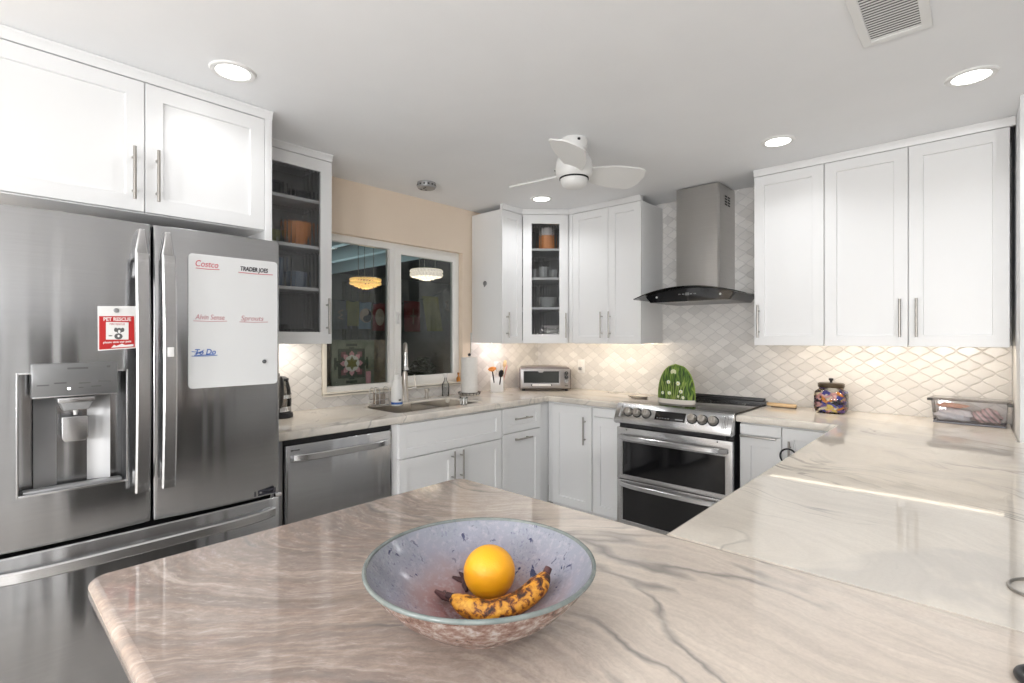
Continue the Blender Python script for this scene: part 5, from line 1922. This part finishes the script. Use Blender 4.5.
def catmull(c, m):
    out = []
    for i in range(len(c) - 1):
        p0, p1, p2, p3 = c[max(i - 1, 0)], c[i], c[i + 1], c[min(i + 2, len(c) - 1)]
        for k in range(m):
            u = k / m
            out.append(0.5 * ((2 * p1) + (p2 - p0) * u + (2 * p0 - 5 * p1 + 4 * p2 - p3) * u * u + (3 * p1 - p0 - 3 * p2 + p3) * u ** 3))
    return out + [c[-1]]


bp = catmull(ctrl, 6)
nb_ = len(bp)
rs = []
for i in range(nb_):
    u = i / (nb_ - 1)
    r = 0.0170 * min(1, 0.45 + 3.6 * u) * min(1, 0.40 + 3.0 * (1 - u))
    rs.append(r)
t = thing('banana', 'overripe brown-spotted banana lying in front of the orange', 'banana', BC + Vector((-0.022, 0.024, 0.0)), 0)
banana(t, bp, rs).build('fruit', 'banana', t, smooth=180)
MB().cyl(bp[0] - Vector((0.010, 0.004, -0.003)), bp[0] + Vector((0.003, 0.0, 0)), 0.0045, 0.0072, 12).build('blossom_end', 'stem', t)
MB().cyl(bp[-1] - Vector((0, 0.003, 0.003)), bp[-1] + Vector((-0.001, 0.008, 0.007)), 0.0066, 0.0058, 12).build('stalk', 'stem', t)
t2 = thing('dried_stem', 'dark dried stem lying left of the orange in the bowl', 'stem', BC + Vector((-0.020, 0.022, 0.002)), 0)
mb = MB()
mb.tube([(-0.082, 0.020, 0.0330), (-0.062, 0.020, 0.0290), (-0.048, 0.006, 0.0265), (-0.034, -0.002, 0.0245)], [0.003, 0.0055, 0.005, 0.003], 8)
mb.tube([(-0.076, 0.004, 0.0310), (-0.058, 0.012, 0.0290), (-0.044, 0.018, 0.0275)], [0.003, 0.005, 0.003], 8)
mb.build('twig', 'stem', t2)
t2 = thing('dried_stem', 'dark dried stem half hidden behind the left end of the banana', 'stem', BC + Vector((-0.020, 0.022, 0.002)), 0)
mb = MB()
mb.tube([(-0.058, -0.048, 0.0330), (-0.040, -0.046, 0.0300), (-0.024, -0.040, 0.0270)], [0.003, 0.006, 0.004], 8)
mb.tube([(-0.050, -0.036, 0.0300), (-0.036, -0.048, 0.0295)], [0.003, 0.004], 8)
mb.build('twig', 'stem', t2)

# loose things at the right edge of the counter
t = thing('wire_loop', 'thin grey wire loop lying on the pale worktop at the right edge', 'wire', (3.128, -2.400, H), R(-20))
mb = MB()
mb.tube([(0.042 * math.cos(q), 0.050 * math.sin(q), 0.0035) for q in [2 * PI * k / 32 for k in range(32)]], 0.0030, 8, closed=True)
mb.build('loop', 'pull', t)
MB().cyl((-0.012, 0.048, 0.0045), (0.012, 0.0485, 0.0045), 0.0048, seg=12).build('sleeve', 'darkgrey', t)
t = thing('scissors', 'black looped scissors handle at the bottom right corner of the worktop', 'scissors', (3.105, -2.735, H), R(-30))
mb = MB()
mb.tube([(0.020 * math.cos(q), 0.028 * math.sin(q), 0.006) for q in [2 * PI * k / 28 for k in range(28)]], 0.0052, 10, closed=True)
mb.tube([(0.062 + 0.020 * math.cos(q), 0.028 * math.sin(q), 0.006) for q in [2 * PI * k / 28 for k in range(28)]], 0.0052, 10, closed=True)
mb.build('grip', 'black', t)
build_each(MB().prism([(0.004, -0.030), (0.014, -0.030), (0.046, -0.120), (0.044, -0.122)], 0.004, 0.006, 'z').prism([(0.068, -0.030), (0.078, -0.030), (0.038, -0.122), (0.036, -0.120)], 0.0065, 0.0085, 'z'), 'blade', 'chrome', t)

# ================================================================== BEHIND THE RIBBED GLASS
gl = Vector((0.327, GY0, HU))


def vessel(name, label, cat, loc, prof, m, grp=None):
    t = thing(name, label, cat, loc, 0, grp)
    MB().lathe(prof, seg=32).build('body', m, t)
    return t


bowlp = lambda r, h: [(0, 0.0006), (r * 0.45, 0.0006), (r * 0.85, h * 0.5), (r, h), (r * 0.96, h), (r * 0.8, h * 0.5), (r * 0.4, 0.006), (0, 0.006)]
blue = mat('blue_glassware', (0.20, 0.25, 0.33), 0.2)
dkb = mat('slate_bowl', (0.06, 0.065, 0.08), 0.3)
olive = mat('olive_bowl', (0.22, 0.24, 0.10), 0.3)
orng = mat('orange_bowl', (0.80, 0.33, 0.12), 0.35)
sh = lambda k: HU + 0.012 + ([0.018] + GSH)[k]
vessel('bowl', 'dark slate bowl on the top shelf of the left glass cabinet', 'bowl', (0.175, -2.545, sh(3)), bowlp(0.085, 0.075), dkb)
vessel('bowl', 'small dark bowl at the right of the top shelf, left glass cabinet', 'bowl', (0.180, -2.370, sh(3)), bowlp(0.070, 0.055), dkb)
vessel('bowl', 'olive bowl on the second shelf of the left glass cabinet', 'bowl', (0.185, -2.560, sh(2)), bowlp(0.090, 0.07), olive)
vessel('bowl', 'orange bowl on the second shelf of the left glass cabinet', 'bowl', (0.185, -2.385, sh(2)), bowlp(0.085, 0.135), orng)
for k, (y, r, hgt, lb) in enumerate(((-2.60, 0.040, 0.15, 'leftmost tall blue tumbler on the third shelf, left glass cabinet'), (-2.50, 0.038, 0.16, 'middle tall blue tumbler on the third shelf, left glass cabinet'), (-2.39, 0.060, 0.09, 'low wide blue bowl on the third shelf, left glass cabinet'))):
    vessel('tumbler' if k < 2 else 'bowl', lb, 'tumbler' if k < 2 else 'bowl', (0.20, y, sh(1)), [(0, 0.0006), (r * 0.8, 0.0006), (r, hgt), (r * 0.94, hgt), (r * 0.74, 0.006), (0, 0.006)], blue)
steelb = mat('grey_pan', (0.35, 0.35, 0.36), 0.3, 0.8)
vessel('bowl', 'wide metal bowl on the bottom shelf of the left glass cabinet', 'bowl', (0.175, -2.545, sh(0)), bowlp(0.100, 0.085), steelb)
vessel('bowl', 'second metal bowl at the right of the bottom shelf, left glass cabinet', 'bowl', (0.180, -2.360, sh(0)), bowlp(0.078, 0.06), steelb)
cs = lambda k: HU + ([0.018] + CSH)[k]
u45 = Vector((0.7071, 0.7071, 0))
n45 = Vector((-0.7071, 0.7071, 0))
cc = lambda a_, b_, k: Vector((0.327, -0.61, 0)) + u45 * a_ + n45 * b_ + Vector((0, 0, cs(k)))
t = thing('canister', 'orange canister with a white lid on the top shelf of the corner cabinet', 'canister', cc(0.225, 0.12, 3), 0)
MB().lathe([(0, 0.0006), (0.066, 0.0006), (0.070, 0.006), (0.060, 0.120), (0, 0.120)], seg=32).build('body', orng, t)
MB().lathe([(0, 0.1205), (0.060, 0.1205), (0.050, 0.180), (0.034, 0.192), (0, 0.192)], seg=32).build('lid', 'ceramic_w', t)
gw = mat('pale_glassware', (0.48, 0.50, 0.50), 0.15)
for k, (a_, r, hgt, lb) in enumerate(((0.115, 0.032, 0.075, 'left'), (0.195, 0.040, 0.095, 'middle'), (0.280, 0.036, 0.070, 'right'))):
    vessel('cup', lb + ' pale cup on the third shelf up in the corner cabinet', 'cup', cc(a_, 0.10, 2), [(0, 0.0006), (r * 0.8, 0.0006), (r, hgt), (r * 0.92, hgt), (r * 0.72, 0.006), (0, 0.006)], gw)
vessel('bowl', 'pale bowl on the second shelf up in the corner cabinet', 'bowl', cc(0.225, 0.12, 1), bowlp(0.085, 0.085), gw)
for k in range(4):
    vessel('plate', ['lowest', 'second', 'third', 'topmost'][k] + ' plate of the stack on the bottom shelf of the corner cabinet', 'plate', cc(0.270, 0.14, 0) + Vector((0, 0, k * 0.032)),
           [(0, 0.0006), (0.055, 0.0006), (0.085, 0.026), (0.083, 0.029), (0.052, 0.008), (0, 0.008)], 'ceramic_w', 'plates in the corner cabinet')

# ================================================================== PATIO BEYOND THE WINDOW
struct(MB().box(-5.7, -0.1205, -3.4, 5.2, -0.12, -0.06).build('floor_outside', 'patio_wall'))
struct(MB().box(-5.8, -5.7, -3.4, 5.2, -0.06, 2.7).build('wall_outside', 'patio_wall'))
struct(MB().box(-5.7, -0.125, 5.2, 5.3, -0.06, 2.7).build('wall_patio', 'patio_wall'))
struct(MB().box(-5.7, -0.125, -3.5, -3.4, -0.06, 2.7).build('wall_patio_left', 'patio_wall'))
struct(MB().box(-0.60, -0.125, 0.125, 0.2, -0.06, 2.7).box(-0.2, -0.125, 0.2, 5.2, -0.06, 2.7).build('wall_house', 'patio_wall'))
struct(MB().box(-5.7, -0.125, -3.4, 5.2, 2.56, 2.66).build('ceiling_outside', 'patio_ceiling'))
for k, (y, lb) in enumerate(((-0.77, 'nearest'), (-0.20, 'second'), (0.40, 'third'))):
    o = MB().box(-5.69, -0.13, y - 0.045, y + 0.045, 2.40, 2.558, 0.004).build('ceiling_beam', 'beam')
    meta(o, lb + ' pale blue patio beam seen through the left window pane', 'beam', 'patio ceiling beams')
# dark hangings at the back of the patio
for y0, y1, m_, lb in ((1.1, 2.2, 'curtain', 'olive curtain hanging at the back of the patio'), (-0.6, 0.3, 'wooddk', 'dark panel standing at the back of the patio')):
    tb = bmesh.new()
    prev = None
    for i in range(61):
        y = y0 + (y1 - y0) * i / 60
        x = -5.60 + 0.035 * math.sin(i * 0.9)
        cur = (tb.verts.new((x, y, 0.0)), tb.verts.new((x, y, 2.40)))
        if prev:
            tb.faces.new((prev[0], cur[0], cur[1], prev[1]))
        prev = cur
    bmesh.ops.solidify(tb, geom=tb.faces[:], thickness=0.01)
    o = MB()._add(tb).build('curtain', m_)
    meta(o, lb, 'curtain')


def chandelier(label, loc, rx, gold):
    t = thing('chandelier', label, 'chandelier', loc, 0)
    cr, dm = ('crystal_gold', 'drum_gold') if gold else ('crystal_white', 'drum')
    mb = MB()
    n_ = 30
    for k in range(n_):
        q = 2 * PI * k / n_
        for j, z in enumerate((0.0, 0.034)):
            mb.sphere((rx * math.cos(q + j * 0.1), rx * math.sin(q + j * 0.1), z), 0.0155, (1, 1, 1.0), 6, 4)
    mb.build('crystal_ring', cr if gold else dm, t, smooth=20)
    if not gold:
        MB().lathe([(rx * 0.96, -0.022), (rx * 1.02, -0.022), (rx * 1.02, 0.052), (rx * 0.96, 0.052)], seg=40).build('drum', dm, t)
    mb = MB()
    for ring_, z, c_ in ((0.72, -0.020, 16), (0.46, -0.034, 10), (0.2, -0.044, 5)):
        for k in range(c_):
            q = 2 * PI * k / c_
            mb.sphere((rx * ring_ * math.cos(q), rx * ring_ * math.sin(q), z), 0.0125, (1, 1, 1.2), 6, 4)
    mb.build('crystal_drops', cr, t, smooth=20)
    MB().lathe([(0, 0.050), (rx * 0.95, 0.050), (rx * 0.95, 0.055), (0, 0.055)], seg=40).build('top_plate', 'chrome', t)
    mb = MB()
    for q in (0.6, 2.7, 4.8):
        mb.cyl((rx * 0.6 * math.cos(q), rx * 0.6 * math.sin(q), 0.055), (rx * 0.6 * math.cos(q), rx * 0.6 * math.sin(q), 2.558 - loc[2]), 0.003, seg=8)
    mb.build('cable', 'chrome', t)


chandelier('golden crystal chandelier glowing behind the left window pane', (-1.40, -0.970, 1.895), 0.140, True)
chandelier('white crystal drum chandelier glowing behind the right window pane', (-1.00, -0.530, 1.985), 0.152, False)

# string of flags
LINEZ = lambda y: 1.655 + 0.30 * max(0.0, y + 1.2) ** 2 + 0.03 * max(0.0, -1.2 - y)
o = MB().tube([(-0.80, -2.3 + 0.1 * k, LINEZ(-2.3 + 0.1 * k)) for k in range(29)], 0.003, 6).build('flag_line', 'flag_ink')
meta(o, 'thin cord the patio flags hang from', 'cord')


def flag(y, zt, w_, h_, m_, label, seed, motif=None, tilt=0.0):
    t = thing('flag', label, 'flag', (-0.7955, y, LINEZ(y) + 0.004), LA, 'flags on the patio cord')
    tb = bmesh.new()
    rows = []
    for i in range(13):
        x = -w_ / 2 + w_ * i / 12
        row = []
        for k in range(9):
            z = -h_ * k / 8
            row.append(tb.verts.new((x + tilt * z, 0.008 * math.sin(seed + 9 * x / w_ * 0.7 + k * 0.25), z)))
        rows.append(row)
    for A, B in zip(rows, rows[1:]):
        for k in range(8):
            tb.faces.new((A[k], B[k], B[k + 1], A[k + 1]))
    bmesh.ops.solidify(tb, geom=tb.faces[:], thickness=0.0015)
    MB()._add(tb).build('cloth', m_, t, smooth=60)
    if motif == 'yin':
        MB().cyl((0, -0.011, -h_ * 0.5), (0, -0.0135, -h_ * 0.5), 0.060, seg=36).build('disc', 'flag_cream', t)
        r = 0.055
        pts = [(r * math.cos(PI / 2 - PI * i / 16), r * math.sin(PI / 2 - PI * i / 16)) for i in range(17)]
        pts += [(-r / 2 * math.sin(PI * i / 10) * -1 * -1, -r / 2 + r / 2 * -math.cos(PI * i / 10)) for i in range(1, 10)]
        pts += [(r / 2 * math.sin(PI * i / 10), r / 2 - r / 2 * math.cos(PI * i / 10)) for i in range(0, 10)]
        MB().prism([(a_, -h_ * 0.5 + b_) for a_, b_ in pts], -0.0155, -0.0137, 'y').build('emblem', 'flag_ink', t, smooth=0)
    elif motif == 'oval':
        MB().sphere((0, -0.011, -h_ * 0.5), 1, (0.045, 0.003, 0.075), 20, 12).build('emblem', 'flag_cream', t)
    elif motif == 'cross':
        MB().box(-0.006, 0.006, -0.014, -0.011, -h_ * 0.75, -h_ * 0.25).box(-0.035, 0.035, -0.014, -0.011, -h_ * 0.52, -h_ * 0.45).build('emblem', mat('faded_emblem', (0.20, 0.12, 0.09), 0.9), t)
    elif motif == 'glyph':
        MB().tube([(0.02, -0.012, -h_ * 0.35), (-0.02, -0.012, -h_ * 0.42), (0.015, -0.012, -h_ * 0.52), (-0.02, -0.012, -h_ * 0.62), (0.02, -0.012, -h_ * 0.66)], 0.006, 6).build('emblem', 'flag_cream', t)
    return t


flag(-1.575, 1.665, 0.125, 0.24, 'flag_white', 'white flag with a small figure, leftmost behind the left window pane', 0.3, 'glyph')
flag(-1.463, 1.660, 0.12, 0.21, 'flag_yellow', 'yellow flag beside the yin-yang flag behind the left window pane', 1.3)
flag(-1.341, 1.655, 0.115, 0.23, 'flag_blue', 'pale blue flag with a yin-yang disc behind the left window pane', 2.3, 'yin')
flag(-1.205, 1.660, 0.12, 0.24, 'flag_red', 'red flag with a pale oval behind the left window pane', 3.3, 'oval')
flag(-0.850, 1.700, 0.18, 0.28, 'flag_red', 'dark red flag with a cross behind the right window pane', 4.3, 'cross')
flag(-0.640, 1.830, 0.19, 0.33, 'flag_yellow', 'large olive yellow flag behind the right window pane', 5.3, None, -0.15)
flag(-0.445, 1.900, 0.15, 0.30, 'flag_grey', 'grey flag at the right end behind the right window pane', 6.3, 'glyph', -0.15)

# art-glass panel leaning outside the left pane
t = thing('art_glass_panel', 'square glass panel with a pink lotus and star behind the left pane', 'panel', (-0.160, -1.985, 1.030), LA)
Wp = 0.330
MB().box(0, Wp, 0, 0.012, 0, 0.315, 0.002).build('ground', 'pg_green', t)
cx, cz = 0.150, 0.152
mb = MB()
for sx, sz in ((0, 1), (0, -1), (1, 0), (-1, 0)):
    if sx == 0:
        mb.box(cx - 0.020, cx + 0.020, -0.0015, 0, cz + sz * 0.098 - 0.014, cz + sz * 0.098 + 0.014)
        mb.box(cx - 0.042, cx + 0.042, -0.0015, 0, cz + sz * 0.128 - 0.009, cz + sz * 0.128 + 0.009)
    else:
        mb.box(cx + sx * 0.098 - 0.014, cx + sx * 0.098 + 0.014, -0.0015, 0, cz - 0.020, cz + 0.020)
        mb.box(cx + sx * 0.122 - 0.009, cx + sx * 0.122 + 0.009, -0.0015, 0, cz - 0.042, cz + 0.042)
mb.box(cx - 0.102, cx + 0.102, -0.0016, 0, cz - 0.102, cz + 0.102)
mb.build('lattice', 'pg_dark', t)
mb = MB()
for sx in (-1, 1):
    for sz in (-1, 1):
        mb.box(cx + sx * 0.062 - 0.018, cx + sx * 0.062 + 0.018, -0.0024, -0.0016, cz + sz * 0.062 - 0.018, cz + sz * 0.062 + 0.018)
build_each(mb, 'corner_square', 'pg_rose', t)
mb = MB()
for k in range(8):
    q = PI * k / 4
    tip = 0.088
    w0 = 0.5
    pl = [(cx + 0.044 * math.cos(q - 0.36), cz + 0.044 * math.sin(q - 0.36)), (cx + 0.070 * math.cos(q - 0.27), cz + 0.070 * math.sin(q - 0.27)), (cx + tip * math.cos(q), cz + tip * math.sin(q)),
          (cx + 0.070 * math.cos(q + 0.27), cz + 0.070 * math.sin(q + 0.27)), (cx + 0.044 * math.cos(q + 0.36), cz + 0.044 * math.sin(q + 0.36)), (cx, cz)]
    mb.prism(pl, -0.0036 - 0.0001 * k, -0.0024, 'y')
mb.build('petals', 'pg_pink', t)
MB().cyl((cx, -0.0046, cz), (cx, -0.0054, cz), 0.060, seg=8).build('heart', 'pg_white', t)
mb = MB()
for s_, dy in ((1, 0), (-1, 0.0003)):
    mb.prism([(cx + 0.050 * math.cos(PI / 2 * s_ + 2 * PI * k / 3), cz + 0.050 * math.sin(PI / 2 * s_ + 2 * PI * k / 3)) for k in range(3)], -0.0064 - dy, -0.0055, 'y')
mb.build('star', 'pg_olive', t)
MB().box(0.262, 0.300, -0.0015, 0, 0.0, 0.090).build('pink_strip', 'pg_pink', t)
o = MB().box(-0.27, -0.235, -2.25, -1.40, 0.90, 1.345, 0.004).build('weathered_board', 'wooddk')
meta(o, 'tan and brown weathered board behind the lotus glass panel', 'board')
o = MB().box(-0.30, -0.13, -2.30, -1.30, 0.86, 0.899, 0.004).box(-0.30, -0.27, -2.30, -2.26, -0.06, 0.86).box(-0.30, -0.27, -1.34, -1.30, -0.06, 0.86).build('outdoor_shelf', 'wooddk')
meta(o, 'dark outdoor shelf below the window behind the glass panel', 'shelf')
MBs = MB().box(-0.235, -0.13, -2.02, -1.63, 0.8995, 1.0295, 0.003).build('wooden_block', 'wooddk')
meta(MBs, 'dark wooden block the lotus glass panel stands on', 'block')
# dark bushy plant behind the right pane
t = thing('potted_plant', 'dark bushy potted plant behind the right window pane', 'plant', (-0.55, -0.93, -0.06), 0)
MB().lathe([(0, 0.0005), (0.10, 0.0005), (0.14, 0.30), (0.125, 0.30), (0.11, 0.27), (0, 0.27)], seg=28).build('pot', 'darkgrey', t)
MB().cyl((0, 0, 0.27), (0, 0, 1.05), 0.012).build('stem', 'wooddk', t)
tb = bmesh.new()
rr_ = random.Random(5)
for k in range(420):
    p = Vector((rr_.gauss(0, 1), rr_.gauss(0, 1), rr_.gauss(0, 1))).normalized() * (0.12 * rr_.random() ** 0.4)
    p.z += 1.13
    mq = Matrix.Translation(p) @ Matrix.Rotation(rr_.uniform(0, 6), 4, 'Z') @ Matrix.Rotation(rr_.uniform(-1.2, 1.2), 4, 'X')
    tb.faces.new([tb.verts.new(mq @ Vector(q)) for q in ((-0.011, 0, 0), (0, -0.006, 0.003), (0.014, 0, 0.0), (0.026, 0.004, -0.004), (0.012, 0.012, 0.002), (0, 0.010, 0.003))])
MB()._add(tb).build('foliage', 'foliage', t, smooth=0)

# added fill globes, unseen, over the dining side (behind the photographer)
for k, g_ in enumerate(FILL_GLOBES):
    t = thing('fill_pendant', ['leftmost', 'middle', 'rightmost'][k] + ' added frosted fill globe, unseen, hanging over the dining side of the room', 'pendant lamp', g_, 0)
    MB().lathe([(0.155 * math.sin(PI * i / 16) if 0 < i < 16 else 0, -0.155 * math.cos(PI * i / 16)) for i in range(17)], seg=36).build('globe', see_through('frosted_globe', (0.97, 0.96, 0.94), 0.5), t)
    MB().cyl((0, 0, 0.157), (0, 0, CEIL - g_[2] - 0.001), 0.006).build('cord', 'nickel', t)
